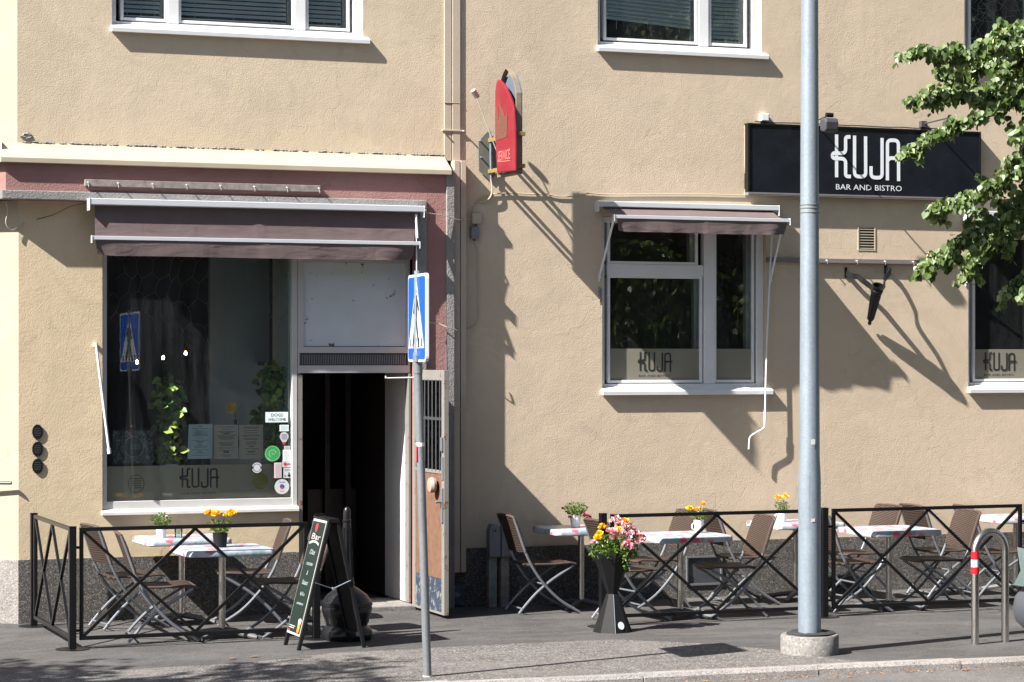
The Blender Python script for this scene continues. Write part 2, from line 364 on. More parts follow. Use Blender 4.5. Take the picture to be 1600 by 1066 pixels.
def leafmat(name, cols, trans=.35, rough=.4):
    m, t, p = nt(name); g = N(t, 'ShaderNodeNewGeometry'); o = t.nodes['Material Output']
    n = len(cols); c = ramp(t, g.outputs['Random Per Island'], [(i/(n-1), cols[i]) for i in range(n)])
    t.links.new(c, p.inputs['Base Color']); p.inputs['Roughness'].default_value = rough
    tl = N(t, 'ShaderNodeBsdfTranslucent'); t.links.new(mix(t, 1.0, c, (1.5, 1.6, .5), 'MULTIPLY'), tl.inputs[0])
    ms = N(t, 'ShaderNodeMixShader'); ms.inputs[0].default_value = trans
    t.links.new(p.outputs[0], ms.inputs[1]); t.links.new(tl.outputs[0], ms.inputs[2]); t.links.new(ms.outputs[0], o.inputs[0]); return m
M['leaf'] = leafmat('linden_leaf', [(.026, .05, .011), (.052, .09, .02), (.09, .14, .035), (.17, .225, .11), (.27, .33, .17)])  # palest tones paint bright highlights into the colour of scattered leaves
M['bract'] = leafmat('linden_bract', [(.34, .38, .12), (.50, .50, .22)], .3)
M['leaf_house'] = leafmat('house_plant_leaf', [(.06, .14, .04), (.16, .30, .07), (.5, .55, .14)])
M['leaf_pot'] = leafmat('pot_plant_leaf', [(.05, .10, .02), (.09, .16, .03), (.13, .2, .05)])
M['petal_yellow'] = leafmat('marigold_petal', [(.85, .42, .01), (.9, .55, .02)], .2)
M['petal_pink'] = leafmat('pink_petal', [(.58, .12, .28), (.72, .32, .48), (.78, .56, .68), (.80, .72, .79)], .25)
M['petal_dark'] = leafmat('rose_red_petal', [(.5, .04, .08), (.7, .2, .3)], .2)
M['bark'] = basic('bark', (.075, .058, .045), .9, var=.4, vs=20, bs=.8, bscale=40)
M['potwhite'] = basic('white_glazed_pot', (.72, .73, .74), .25, var=.03)
M['dryleaf'] = leafmat('dry_leaf_litter', [(.16, .07, .03), (.30, .15, .06), (.45, .28, .14)], .1)
M['carpaint'] = basic('grey_blue_car_paint', (.13, .15, .17), .25, .4, var=.05)
M['headglass'] = basic('headlight_lens', (.13, .18, .175), .08, .3, var=.2, vs=25)
M['rubber'] = basic('tyre_rubber', (.02, .02, .02), .8)
M['soil'] = basic('potting_soil', (.03, .02, .015), .95)
def emis(name, col, s):
    m, t, p = nt(name); p.inputs['Emission Color'].default_value = (*col, 1); p.inputs['Emission Strength'].default_value = s
    p.inputs['Base Color'].default_value = (.8, .6, .3, 1); return m
M['bulb'] = emis('lit_bulb', (1, .62, .25), 9)
# ------------------------------------------------------------------ ground
KA, KB, ZR = -4.91, -.043, -.055
def kerbY(x): return KA+KB*x          # rear edge of the kerb
XA, XB = -40.0, 40.0
mb = MB(); mb.prism([(XA, 1.0, 0), (XB, 1.0, 0), (XB, kerbY(XB), 0), (XA, kerbY(XA), 0)], (0, 0, -.12)); tag(mb.build('sidewalk', M['asphalt']), kind='structure')
# coarse repair strip beside the kerb, laid 4 mm above
edge = [onZ(*q) for q in ((-260, 1066), (100, 1052), (380, 1037), (520, 1021), (800, 1007), (960, 1000), (1100, 1006), (1210, 1016), (1310, 1031), (1360, 1035))]
pts = [(XA, -4.2, .004)] + [(e.x, e.y, .004) for e in edge]; pts += [(e.x, kerbY(e.x)+.002, .004) for e in reversed(edge)] + [(XA, kerbY(XA)+.002, .004)]
b = MB()
for i in range(len(edge)):
    a0 = pts[i]; a1 = pts[i+1]
    b.add([a0, a1, (a1[0], kerbY(a1[0]), .004), (a0[0], kerbY(a0[0]), .004)], [(3, 2, 1, 0)])
tag(b.build('coarse_sidewalk', M['asphalt_rough']), kind='structure')
b = MB(); b.add([(-250, -260, ZR), (250, -260, ZR), (250, 60, ZR), (-250, 60, ZR)], [(0, 1, 2, 3)])
tag(b.build('road', M['asphalt_road']), kind='structure')
b = MB(); x = -16.0; rnd = random.Random(3)
while x < 12:
    L = rnd.uniform(1.0, 1.7); g = .008; w = .125+rnd.uniform(-.012, .012); h = .006+rnd.uniform(0, .008)
    x1 = x+L-g; n = 5
    P = []
    for i in range(n+1):
        xx = x+(x1-x)*i/n; P.append((xx, kerbY(xx)-.001, kerbY(xx)-w+rnd.uniform(-.008, .008)))
    for i in range(n):
        a, c = P[i], P[i+1]; top = h
        b.add([(a[0], a[1], top), (c[0], c[1], top), (c[0], c[2]+.02, top), (a[0], a[2]+.02, top), (a[0], a[2], top-.025), (c[0], c[2], top-.025), (c[0], c[2]-.01, -.2), (a[0], a[2]-.01, -.2), (a[0], a[1], -.2), (c[0], c[1], -.2)],
              [(3, 2, 1, 0), (4, 5, 2, 3), (7, 6, 5, 4), (0, 1, 9, 8)] + ([(8, 7, 4, 3, 0)] if i == 0 else []) + ([(9, 1, 2, 5, 6)] if i == n-1 else []))
    x += L
tag(b.build('kerb', M['granite'], smooth=False), kind='structure')
# leaf litter in the gutter and a few on the pavement
b = MB(); rnd = random.Random(9)
for i in range(520):
    xx = rnd.uniform(-3, 5); yy = kerbY(xx)-.145-abs(rnd.gauss(0, .07)); z = ZR+.004
    if rnd.random() < .12: xx = rnd.uniform(-6, 5); yy = rnd.uniform(kerbY(xx)+.3, -.3); z = .008; 
    if z > 0 and rnd.random() < .55: continue
    s = rnd.uniform(.006, .022) if z < 0 else rnd.uniform(.004, .012); a = rnd.uniform(0, 6.28)
    b.add([(xx+s*cos(a), yy+s*sin(a), z+rnd.uniform(0, .01)), (xx-s*.5*sin(a), yy+s*.5*cos(a), z+.004), (xx-s*cos(a), yy-s*sin(a), z), (xx+s*.5*sin(a), yy-s*.5*cos(a), z+rnd.uniform(0, .008))], [(0, 1, 2, 3)])
for q in ((363, 1029), (397, 1026), (1500, 1036)):
    p = onZ(*q, .008); b.add([p+Vector((-.04, 0, 0)), p+Vector((0, -.02, .006)), p+Vector((.04, .01, .01)), p+Vector((0, .03, .004))], [(0, 1, 2, 3)])
tag(b.build('leaf_litter', M['dryleaf']), 'dry brown leaf litter and crumbs along the kerb and pavement', 'leaf litter', kind='stuff')

# ------------------------------------------------------------------ building
B = empty('building', 'beige rendered corner building with a bar and bistro on its ground floor', 'building')
def grid_wall(x0, x1, z0, z1, yf, th, holes, axis='x'):
    xs = sorted({x0, x1, *[h[0] for h in holes], *[h[1] for h in holes]}); zs = sorted({z0, z1, *[h[2] for h in holes], *[h[3] for h in holes]})
    solid = lambda i, j: 0 <= i < len(xs)-1 and 0 <= j < len(zs)-1 and not any(h[0] <= (xs[i]+xs[i+1])/2 <= h[1] and h[2] <= (zs[j]+zs[j+1])/2 <= h[3] for h in holes)
    m = MB(); yb = yf+th
    for i in range(len(xs)-1):
        for j in range(len(zs)-1):
            if not solid(i, j): continue
            a, c, d, e = xs[i], xs[i+1], zs[j], zs[j+1]
            m.add([(a, yf, d), (c, yf, d), (c, yf, e), (a, yf, e)], [(0, 1, 2, 3)]); m.add([(a, yb, d), (c, yb, d), (c, yb, e), (a, yb, e)], [(3, 2, 1, 0)])
            if not solid(i-1, j): m.add([(a, yf, d), (a, yf, e), (a, yb, e), (a, yb, d)], [(0, 1, 2, 3)])
            if not solid(i+1, j): m.add([(c, yf, d), (c, yf, e), (c, yb, e), (c, yb, d)], [(3, 2, 1, 0)])
            if not solid(i, j-1): m.add([(a, yf, d), (a, yb, d), (c, yb, d), (c, yf, d)], [(0, 1, 2, 3)])
            if not solid(i, j+1): m.add([(a, yf, e), (a, yb, e), (c, yb, e), (c, yf, e)], [(3, 2, 1, 0)])
    return m
XC = PX(27, 0)                     # left corner of the upper wall
XJ = PX(709, 0)                    # joint between the two wall halves
ZT = 8.2; XE = 14.0
DXW = PX(1513)-PX(941)             # spacing of the right-hand windows
mw = (PX(941), PX(1197), PZ(1068, 608), PZ(1068, 340))
um = (PX(934), PX(1190), PZ(1060, 78), PZ(1060, 78)+1.55)
ul = (PX(175), PX(567), PZ(370, 50), PZ(370, 50)+1.55)
rw = (mw[0]+DXW, mw[1]+DXW, mw[2], mw[3]); ur = (um[0]+DXW, um[1]+DXW, um[2], um[3])
vent = (PX(1342), PX(1366), PZ(1354, 390), PZ(1354, 356))
bv = (PX(1070), PX(1126), PZ(1098, 914), PZ(1098, 868))
bv2 = (bv[0]+DXW*.93, bv[1]+DXW*.93, bv[2], bv[3])
grid_wall(XJ, XE, 0, ZT, 0, .35, [mw, um, rw, ur, vent, bv, bv2]).build('wall', M['wall'], B)
ZCOR = PZ(370, 236)                # where the flashing meets the upper wall
grid_wall(XC, XJ, ZCOR-.02, ZT, 0, .35, [ul]).build('wall', M['wall_up'], B)
# shopfront wall, 14 cm proud
YS = -.14
YW_ = -.004; XSL = PX(29, YW_); XFL = PX(9, YS); XSR = PX(709, YS)
so = (PX(160, YW_), PX(644, YW_), 0, PZ(160, 332, YW_))
grid_wall(XSL, so[1], 0, PZ(28, 300, YS), YW_, .18, [(so[0], so[1]+.001, so[2], so[3])]).build('shopfront_wall', M['wall_shop'], B)
# wall under the shop window
zsill = PZ(310, 795, YW_); xdoor = PX(467, YW_)
MB().box(so[0], xdoor, YW_, YW_+.17, 0, zsill).build('shopfront_wall', M['wall_shop'], B)
# pink surround with grey roughcast bands
zled0, zled1 = PZ(60, 312, YS-.03), PZ(60, 298, YS-.03); ztop = PZ(370, 262, YS)+.04
MB().box(XFL, XSR, YS-.001, -.0045, zled0, ztop).build('surround', M['pink'], B, label='dark pink rendered band under the cornice')
MB().box(PX(652, YS), XSR, YS-.001, YS+.14, 0, zled0-.002).build('surround', M['pink'], B, label='pink rendered pillar right of the door')
b = MB(); b.box(XFL-.03, PX(667, YS-.03), YS-.03, YS-.003, zled0, zled1); b.build('ledge', M['grey_stucco'], B, bevel=.006)
MB().box(PX(653, YS-.03), PX(667, YS-.03), YS-.03, YS-.003, 0, zled0-.003).build('ledge', M['grey_stucco'], B, bevel=.006)
MB().box(PX(697, YS), XSR+.004, YS-.018, YS+.13, 0, ztop-.005).build('ledge', M['grey_stucco'], B, bevel=.006)
# cornice flashing
zl = PZ(370, 263, YS-.09); zu = ZCOR
b = MB(); YL = YS-.05; xr = PX(706, YL)
prof = [(0.02, zu+.012), (-.006, zu+.012), (-.03, zu-.02), (YL+.012, zl+.055), (YL, zl+.042), (YL, zl), (YL+.03, zl), (0.02, zl+.0)]
xs_ = [PX(2, YL), xr]; nP = len(prof)
b.add([(x, y, z) for x in xs_ for y, z in prof], [tuple(range(nP))[::-1], tuple(range(nP, 2*nP))] + [(i, (i+1) % nP, nP+(i+1) % nP, nP+i) for i in range(nP)])
b.build('cornice', M['flash'], B, bevel=.003)
# bits of broken mortar at the flashing joint
b = MB(); rnd = random.Random(5)
for i in range(150):
    x = rnd.uniform(XC+.05, XJ-.05); s = rnd.uniform(.006, .016); z = zu+.014+rnd.uniform(-.002, .006)
    b.add([(x-s*2, -.008, z), (x, -.016, z+s*.3), (x+s*2, -.008, z), (x+s, -.004, z+s), (x-s, -.004, z+s*.8), (x, .01, z)], [(0, 1, 3, 4), (1, 2, 3), (0, 4, 5), (3, 2, 5)])
tag(b.build('mortar', M['grey_stucco'], B), kind='stuff')
# chamfered corner face running back to the left
def cham(z0, z1, y0, x0, mat, name, off=0, L=1.6, th=.1):
    a = Vector((x0+off*.0, y0-off, 0)); d = Vector((-.8, .6, 0)); nrm = Vector((-.6, -.8, 0))
    p0 = a+nrm*off; p1 = p0+d*L; q1 = p1-nrm*th; q0 = Vector((x0+.02, y0+th, 0))
    return MB().prism([(v.x, v.y, z0) for v in (p0, p1, q1, q0)], (0, 0, z1-z0)).build(name, mat, B)
cham(ZCOR-.1, ZT, 0, XC, M['cream'], 'wall'); cham(0, zled0, YW_, XSL, M['cream'], 'wall')
cham(zled0+.001, ztop-.001, YS, XFL, M['pink'], 'surround'); cham(zled0+.002, zled1, YS-.03, XFL-.031, M['grey_stucco'], 'ledge', 0, 1.6, .2)
cham(zl, zl+.05, YL, PX(2, YL)-.001, M['flash'], 'cornice', 0, 1.6, .2)
cham(zl+.05, zu+.012, YL+.1, PX(2, YL)+.02, M['flash'], 'cornice', 0, 1.6, .1)
# side wall continuing behind the chamfer
MB().box(XC-1.62, XC-1.3, 1.0, 9, 0, ZT).build('wall', M['cream'], B)
# plinths
zpl = PZ(1000, 849, -.02); zpl2 = PZ(250, 869, -.02)
grid_wall(XJ, XE, 0, zpl, -.025, .024, [bv, bv2]).build('plinth', M['granite_dark'], B)
MB().box(XSL-.005, xdoor-.002, YW_-.02, YW_-.001, 0, zpl2).build('plinth', M['granite_dark'], B)
cham(0, zpl2, YW_-.02, XSL-.005, M['granite'], 'plinth', 0, 1.6, .02)
# downpipe in the joint
b = MB(); x0, x1 = PX(697, -.06), PX(709.5, -.06); x2 = PX(722, -.06)
zj = PZ(710, 268)
b.box(x0, x1-.006, -.014, -.001, zl+.14, ZT); b.box(x1, x2, -.018, -.001, zl+.14, ZT)
pipe = b.build('downpipe', M['pipe'], B, bevel=.004)
b = MB(); b.box(XSR+.02, XSR+.075, -.10, -.001, PZ(720, 893), zl+.139); b.box(XSR+.083, XSR+.135, -.10, -.001, PZ(720, 893), zl+.139)
b.build('downpipe', M['pipe'], B, bevel=.004)
b = MB()
for py in (203, 640): 
    z = PZ(709, py, -.08); xx0, xx1 = (x0-.02, x2+.02) if py < 300 else (XSR+.015, XSR+.15)
    b.box(xx0, xx1, -.108 if py > 300 else -.026, -.001, z-.008, z+.008); b.tube([(xx1, -.02, z), (xx1+.01, -.045, z-.005)], .008); b.tube([(xx0, -.01, z), (xx0, -.05, z-.005)], .008)
for py in (160, 490, 783): 
    z = PZ(709, py, -.08); xx0, xx1 = (x0-.003, x2+.003) if py < 300 else (XSR+.017, XSR+.138)
    b.box(xx0, xx1, (-.104 if py > 300 else -.021), -.002, z, z+.004)
b.build('pipe_clamp', M['pipe'], B, bevel=.002)
MB().box(XSR+.03, XSR+.13, -.06, .0-.03, .02, PZ(720, 915)).build('drain_shoe', M['kick'], B, bevel=.01)
# shell of the building: floors, roof, back
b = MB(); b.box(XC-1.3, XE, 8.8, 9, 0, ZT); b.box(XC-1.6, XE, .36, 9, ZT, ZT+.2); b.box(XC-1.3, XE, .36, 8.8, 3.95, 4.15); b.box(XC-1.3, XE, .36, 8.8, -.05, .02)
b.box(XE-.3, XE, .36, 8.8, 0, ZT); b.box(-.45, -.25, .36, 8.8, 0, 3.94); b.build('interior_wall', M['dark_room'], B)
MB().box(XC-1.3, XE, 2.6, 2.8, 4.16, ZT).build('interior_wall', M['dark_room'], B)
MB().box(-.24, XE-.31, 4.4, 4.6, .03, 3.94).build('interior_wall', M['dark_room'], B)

# ---- windows of the building
def window(op, bars, panes, rec=.05, dx=0.0, sill=True, label=None, sashes=()):
    x0, x1, z0, z1 = op; Y = rec
    m = MB()
    m.box(x0+.001, x0+.045, Y, Y+.09, z0, z1-.001); m.box(x1-.075, x1-.001, Y, Y+.09, z0, z1-.001)
    m.box(x0+.046, x1-.076, Y+.002, Y+.09, z1-.06, z1-.002); m.box(x0+.046, x1-.076, Y+.002, Y+.09, z0, z0+.05)
    for (a, c, d, e, yo) in bars: m.box(a+dx, c+dx, Y+yo, Y+.088, d, e)
    w = m.build('window', M['white'], B, bevel=.005, label=label)
    for (a, c, d, e) in panes:
        a += dx; c += dx
        s = MB(); t = .028
        s.box(a-t, a, Y+.012, Y+.06, d-t, e+t); s.box(c, c+t, Y+.012, Y+.06, d-t, e+t); s.box(a+.0005, c-.0005, Y+.013, Y+.06, e, e+t-.001); s.box(a+.0005, c-.0005, Y+.013, Y+.06, d-t+.001, d)
        s.build('sash', M['white'], w, bevel=.004)
        [MB().box(q0, q1, Y+.1, Y+.16, d, e).build('inner_frame', M['offwhite'], w) for q0, q1 in ((a-.02, a), (c-.02, c+.03))]
        MB().box(a, c, Y+.034, Y+.040, d, e).build('pane', M['glass'], w)
    if sill:
        s = MB(); h0 = z0; yo = -.047
        pr = [(Y+.02, h0+.035), (yo, h0-.012), (yo-.004, h0-.02), (yo-.002, h0-.055), (yo+.012, h0-.055), (Y+.02, h0-.03)]
        n = len(pr); s.add([(x, y, z) for x in (x0-.012, x1+.055) for y, z in pr], [tuple(range(n))[::-1], tuple(range(n, 2*n))]+[(i, (i+1) % n, n+(i+1) % n, n+i) for i in range(n)])
        s.build('sill', M['white'], w, bevel=.003)
    return w
def blind(w, x0, x1, z0, z1, y, drop=0.0, tilt=1.05):
    s = MB(); z = z1; i = 0; pitch = .0385
    while z > z0:
        k = (z-z0)/(z1-z0); dz = drop*(1-k)
        s.add([(x0, y, z+dz), (x1, y, z), (x1, y+.03, z+tilt*.03+.002), (x0, y+.03, z+dz+tilt*.03+.002), (x0, y+.015, z+dz+.011), (x1, y+.015, z+.011)], [(0, 1, 5, 4), (4, 5, 2, 3)]); z -= pitch
    for f in (.14, .5, .86):
        xx = x0+(x1-x0)*f; s.bar((xx, y-.002, z0), (xx, y-.002, z1), .003)
    s.box(x0, x1, y, y+.03, z0-.012+drop*.5, z0-.002+drop*.5) if drop == 0 else None
    s.build('blind', M['blind'], w)
Yw = .05
def zz(px, py): return PZ(px, py, Yw+.02)
def xx(px): return PX(px, Yw+.02)
# upper left window, three lights
g0 = zz(370, 36)
wl = window(ul, [(xx(261), xx(279), ul[2]+.05, ul[3]-.06, 0), (xx(460), xx(477), ul[2]+.05, ul[3]-.06, 0)],
            [(xx(193), xx(257), g0, ul[3]-.13), (xx(283), xx(456), g0, ul[3]-.13), (xx(482), xx(542), g0, ul[3]-.13)], label='wide white upper window with three sashes and blinds')
for a, c in ((192, 252), (283, 450), (482, 536)): blind(wl, xx(a), xx(c), g0+.03, ul[3]-.14, Yw+.07)
for op, dx, lab in ((um, 0, 'white upper window with a crooked blind'), (ur, DXW, 'white upper window behind the tree')):
    g1 = zz(1015, 62)
    w_ = window(op, [(xx(1091), xx(1106), op[2]+.05, op[3]-.06, 0)], [(xx(947), xx(1086), g1, op[3]-.13), (xx(1111), xx(1163), g1, op[3]-.13)], dx=dx, label=lab)
    if dx == 0:
        blind(w_, xx(947), xx(1083), g1+.09, op[3]-.14, Yw+.07, .06, tilt=1.35); blind(w_, xx(1111), xx(1160), g1+.03, op[3]-.14, Yw+.07, tilt=1.2)
    else:
        b = MB(); rnd = random.Random(4)
        for i in range(70):
            x = rnd.uniform(op[0]+.1, op[0]+.75); z = rnd.uniform(g1, g1+1.2); pts = [Vector((x, Yw+.12, z))]; a = rnd.uniform(0, 6.28)
            for k in range(5): a += rnd.uniform(-.9, .9); pts.append(pts[-1]+Vector((cos(a)*.09, 0, sin(a)*.09)))
            b.tube(pts, .0022, 4)
        b.build('curtain', M['offwhite'], w_, label='net curtain with a scribbled pattern')
        MB().box(op[0]+.8, op[0]+.98, Yw+.14, Yw+.16, g1, g1+1.3).build('curtain', M['blind'], w_)
KUJA = []                          # letter strokes in units of crop pixels (x right, y down)
def roundpath(pts, r=40, n=5):
    pts = [Vector((p[0], p[1])) for p in pts]; out = [pts[0]]
    for i in range(1, len(pts)-1):
        a, b_, c = pts[i-1], pts[i], pts[i+1]; d1 = (a-b_); d2 = (c-b_); rr = min(r, d1.length*.5, d2.length*.5)
        p, q = b_+d1.normalized()*rr, b_+d2.normalized()*rr
        for k in range(n+1):
            t = k/n; out.append(p*(1-t)**2+b_*2*t*(1-t)+q*t*t)
    return out+[pts[-1]]
KUJA = [[(218, 255), (218, 800)], [(395, 280), (332, 280), (332, 492), (165, 492), (165, 560), (332, 560), (332, 785), (400, 785)],
        [(447, 260), (447, 782), (590, 782), (588, 265)], [(800, 278), (800, 790), (658, 790), (658, 645)],
        [(870, 820), (870, 302), (1012, 302), (1015, 825)]]
def lettering(mb, x0, x1, z0, z1, Y, tail=False, wf=42.0):
    sx = (x1-x0)/900.0; sz = (z1-z0)/545.0
    strokes = [list(k) for k in KUJA] + [[(870, 575), (895, 532), (1065, 532)] if tail else [(870, 575), (895, 532), (1012, 532)]]
    for si, st in enumerate(strokes):
        p = roundpath(st, 55); y = Y-.0012*(si % 2+1) - (.0006 if si == 5 else 0)
        q = [Vector((x0+(a.x-140)*sx, z0+(800-a.y)*sz)) for a in p]; hw = wf*sx/2; L = []; R_ = []
        for i in range(len(q)):
            d = (q[min(i+1, len(q)-1)]-q[max(i-1, 0)]).normalized(); nn = Vector((-d.y, d.x))*hw; L.append(q[i]+nn); R_.append(q[i]-nn)
        vs = [(v.x, y, v.y) for v in L]+[(v.x, y, v.y) for v in R_]; n = len(L)
        mb.add(vs, [(i, i+1, n+i+1, n+i) for i in range(n-1)])
def text(mb, s, cx, z, size, Y, align='CENTER', sp=1.0, face='-y', width=None, font=None, shear=0):
    c = bpy.data.curves.new('t', 'FONT'); c.body = s; c.size = size; c.align_x = align; c.space_character = sp; c.resolution_u = 2; c.shear = shear
    o = bpy.data.objects.new('t', c); S.collection.objects.link(o); dg = bpy.context.evaluated_depsgraph_get()
    me = bpy.data.meshes.new_from_object(o.evaluated_get(dg)); k = 1.0
    vx = [v.co.x for v in me.vertices]
    if width and vx: k = width/(max(vx)-min(vx))
    if face == '-y': vs = [(cx+v.co.x*k, Y, z+v.co.y) for v in me.vertices]
    else: vs = [face(v.co.x*k, v.co.y) for v in me.vertices]
    mb.add(vs, [tuple(p.vertices) for p in me.polygons]); bpy.data.objects.remove(o); bpy.data.curves.remove(c); bpy.data.meshes.remove(me)
# middle and right ground-floor windows
def kuja_window(op, bars, panes, films, pl0, pl1, lab):
    gt, gb = zz(1020, 349), zz(1020, 594); w_ = window(op, bars, panes, label=lab); zf = zz(1020, 545)
    for a, c in films: MB().box(a, c, Yw+.031, Yw+.033, gb, zf).build('film', M['film_out'], w_)
    b = MB(); x0, x1 = PX(pl0, Yw), PX(pl1, Yw); lettering(b, x0, x1, zz(1020, 580), zz(1020, 550), Yw+.030, True); text(b, 'BAR AND BISTRO', (x0+x1)/2, zz(1020, 589), .028, Yw+.0295, width=(x1-x0)*.92)
    b.build('lettering', M['letter_dark'], w_)
gt, gb = zz(1020, 349), zz(1020, 594)
kuja_window(mw, [(xx(1099), xx(1116), mw[2]+.05, mw[3]-.06, 0), (xx(948), xx(1098.5), zz(1020, 431), zz(1020, 413.5), .006)], [(xx(953), xx(1086), zz(1020, 409), gt), (xx(953), xx(1093), gb, zz(1020, 435)), (xx(1119), xx(1174), gb, gt)],
            [(xx(953), xx(1093)), (xx(1119), xx(1174))], 998, 1051, 'white ground-floor window left of the lamp post')
kuja_window(rw, [(xx(1622), xx(1640), rw[2]+.05, rw[3]-.06, 0)], [(xx(1523), xx(1612), gb, gt), (xx(1648), rw[1]-.11, gb, gt)], [(xx(1523), xx(1612)), (xx(1648), rw[1]-.11)], 1538, 1589, 'white ground-floor window at the right edge')
    # dim room behind
# cracked render beside the middle window
rnd = random.Random(2)
for (cx, cz, w2, h2) in ((PX(937), PZ(937, 460), .025, .085), (PX(41), PZ(41, 213), .06, .04)):
    n = 22; b = MB(); pts = [(cx+w2*cos(k/n*2*pi)*rnd.uniform(.5, 1.15), -.003, cz+h2*sin(k/n*2*pi)*rnd.uniform(.6, 1.1)) for k in range(n)]
    inn = [(cx+(p[0]-cx)*.6+rnd.uniform(-.01, .01), -.012-rnd.random()*.008, cz+(p[2]-cz)*.6) for p in pts]
    b.add([(cx, -.006, cz)]+inn+pts, [(0, 1+(k+1) % n, 1+k) for k in range(n)]+[(1+k, 1+(k+1) % n, 1+n+(k+1) % n, 1+n+k) for k in range(n)]); b.build('broken_render', M['grey_stucco'], B)
# vent grille and basement vents
b = MB(); x0, x1, z0, z1 = vent
b.box(x0-.012, x0, -.006, .05, z0-.012, z1+.012); b.box(x1, x1+.012, -.006, .05, z0-.012, z1+.012); b.box(x0, x1, -.005, .05, z1, z1+.012); b.box(x0, x1, -.005, .05, z0-.012, z0)
for i in range(8):
    z = z0+(i+.35)*(z1-z0)/8; b.add([(x0, -.002, z), (x1, -.002, z), (x1, .02, z+.012), (x0, .02, z+.012)], [(0, 1, 2, 3)]); b.box(x0+.001, x1-.001, -.002, .004, z-.003, z+.006)
v_ = b.build('vent_grille', M['flash'], B)
MB().box(x0, x1, .06, .07, z0, z1).build('vent_back', M['black'], v_)
for q in (bv, bv2):
    x0, x1, z0, z1 = q; b = MB()
    b.box(x0, x1, -.04, .02, z0-.0, z0+.018); b.box(x0, x1, -.04, .02, z1-.018, z1-.001); b.box(x0, x0+.016, -.039, .02, z0+.019, z1-.019); b.box(x1-.016, x1, -.039, .02, z0+.019, z1-.019)
    fr = b.build('basement_vent', M['galv_dark'], B, label='metal mesh vent in the dark plinth')
    b = MB(); n = 20
    W_, H_ = x1-x0-.036, z1-z0-.04
    for s in (1, -1):
        for i in range(-10, 22):
            a = (x0+.018+i*W_/12, z0+.02 if s > 0 else z1-.02); L = H_*1.15
            p, q2 = Vector((a[0], 0, a[1])), Vector((a[0]+L*1.7, 0, a[1]+s*H_))
            t0 = max(0, (x0+.018-p.x)/(q2.x-p.x)); t1 = min(1, (x1-.018-p.x)/(q2.x-p.x))
            if t1 > t0: b.bar(p.lerp(q2, t0)+Vector((0, -.02+.002*s, 0)), p.lerp(q2, t1)+Vector((0, -.02+.002*s, 0)), .006, .002, (0, 1, 0))
    b.build('mesh', M['chair_tube'], fr); MB().box(x0, x1, .05, .06, z0, z1).build('vent_back', M['black'], fr)

# ------------------------------------------------------------------ shopfront joinery
YF = .02
def sx_(px, Y=YF): return PX(px, Y)
def sz_(px, py, Y=YF): return PZ(px, py, Y)
zb = sz_(310, 781); zt = so[3]
f = MB()
f.box(so[0]+.001, sx_(167), YF, .11, zsill, zt); f.box(sx_(167.1), sx_(456), YF+.004, .11, zsill+.001, zb); f.box(sx_(167.1), sx_(456), YF+.004, .11, sz_(310, 400), zt)
f.box(sx_(456.2), sx_(464.5), YF-.004, .11, zsill, zt)
SF = f.build('shopfront_frame', M['frame'], B, bevel=.004)
f = MB(); f.box(sx_(465), sx_(473), YF-.001, .11, .05, sz_(470, 586)); f.build('door_jamb', M['frame_rust'], SF, bevel=.004)
xl, xr = sx_(465), sx_(641)
f = MB(); f.box(xl, sx_(475), YF, .11, sz_(550, 550), zt); f.box(sx_(634), xr, YF, .11, sz_(550, 550), zt)
f.box(sx_(475.1), sx_(633.9), YF+.002, .11, sz_(550, 410), sz_(550, 403)); f.box(xl, xr, YF-.006, .11, sz_(550, 552), sz_(550, 542)); f.box(xl+.001, xr-.001, YF-.004, .11, sz_(550, 583), sz_(550, 571))
f.box(xl+.001, sx_(468), YF-.004, .11, sz_(550, 570.8), sz_(550, 552.2)); f.box(sx_(638), xr, YF-.004, .11, sz_(550, 570.8), sz_(550, 552.2))
f.box(sx_(482), sx_(486), YF-.01, YF, sz_(550, 412), sz_(550, 403)); f.box(sx_(614), sx_(620), YF-.01, YF, sz_(550, 412), sz_(550, 403))
f.build('transom', M['frame'], SF, bevel=.004)
f = MB(); f.box(sx_(637.5), xr+.005, YF-.012, .11, .05, sz_(550, 584)); f.build('door_jamb', M['frame_rust'], SF, bevel=.004)
MB().box(sx_(475), sx_(634), YF+.02, YF+.035, sz_(550, 541), sz_(550, 410.5)).build('panel', M['board'], SF, label='peeling white board above the door')
f = MB(); g0, g1 = sz_(550, 570), sz_(550, 554)
for i in range(46):
    x = sx_(469)+(sx_(637)-sx_(469))*i/46; f.bar((x, YF+.012, g0), (x+.004, YF+.012, g1), .008, .012, (1, 0, 0))
f.build('grille', M['galv_dark'], SF); MB().box(sx_(468), sx_(638), YF+.03, YF+.036, g0, g1).build('grille_back', M['darkgrey'], SF)
s = MB(); s.prism([(0, YF+.01, zsill+.012), (0, YW_-.035, zsill-.012), (0, YW_-.035, zsill-.04), (0, YF+.01, zsill-.03)], (sx_(465)-so[0]+.01, 0, 0))
for i, v in enumerate(s.v): s.v[i] = (v[0]+so[0]-.01, v[1], v[2])
s.build('sill', M['offwhite'], SF, bevel=.003)
Yg = .07
pn = MB(); pn.box(sx_(167)-.005, sx_(456)+.005, 0, .006, zb-.005, sz_(310, 400)); pcx, pcz = sx_(310), (zb+sz_(310, 400))/2
pn.v = [(x, Yg+y+(x-pcx)*.012+(z-pcz)*.012, z) for x, y, z in pn.v]; pn.build('pane', M['glass'], SF)
zfm = PZ(310, 727, Yg)
MB().box(sx_(167)+.002, sx_(456)-.002, Yg+.032, Yg+.034, zb, zfm).build('film', M['film'], SF)
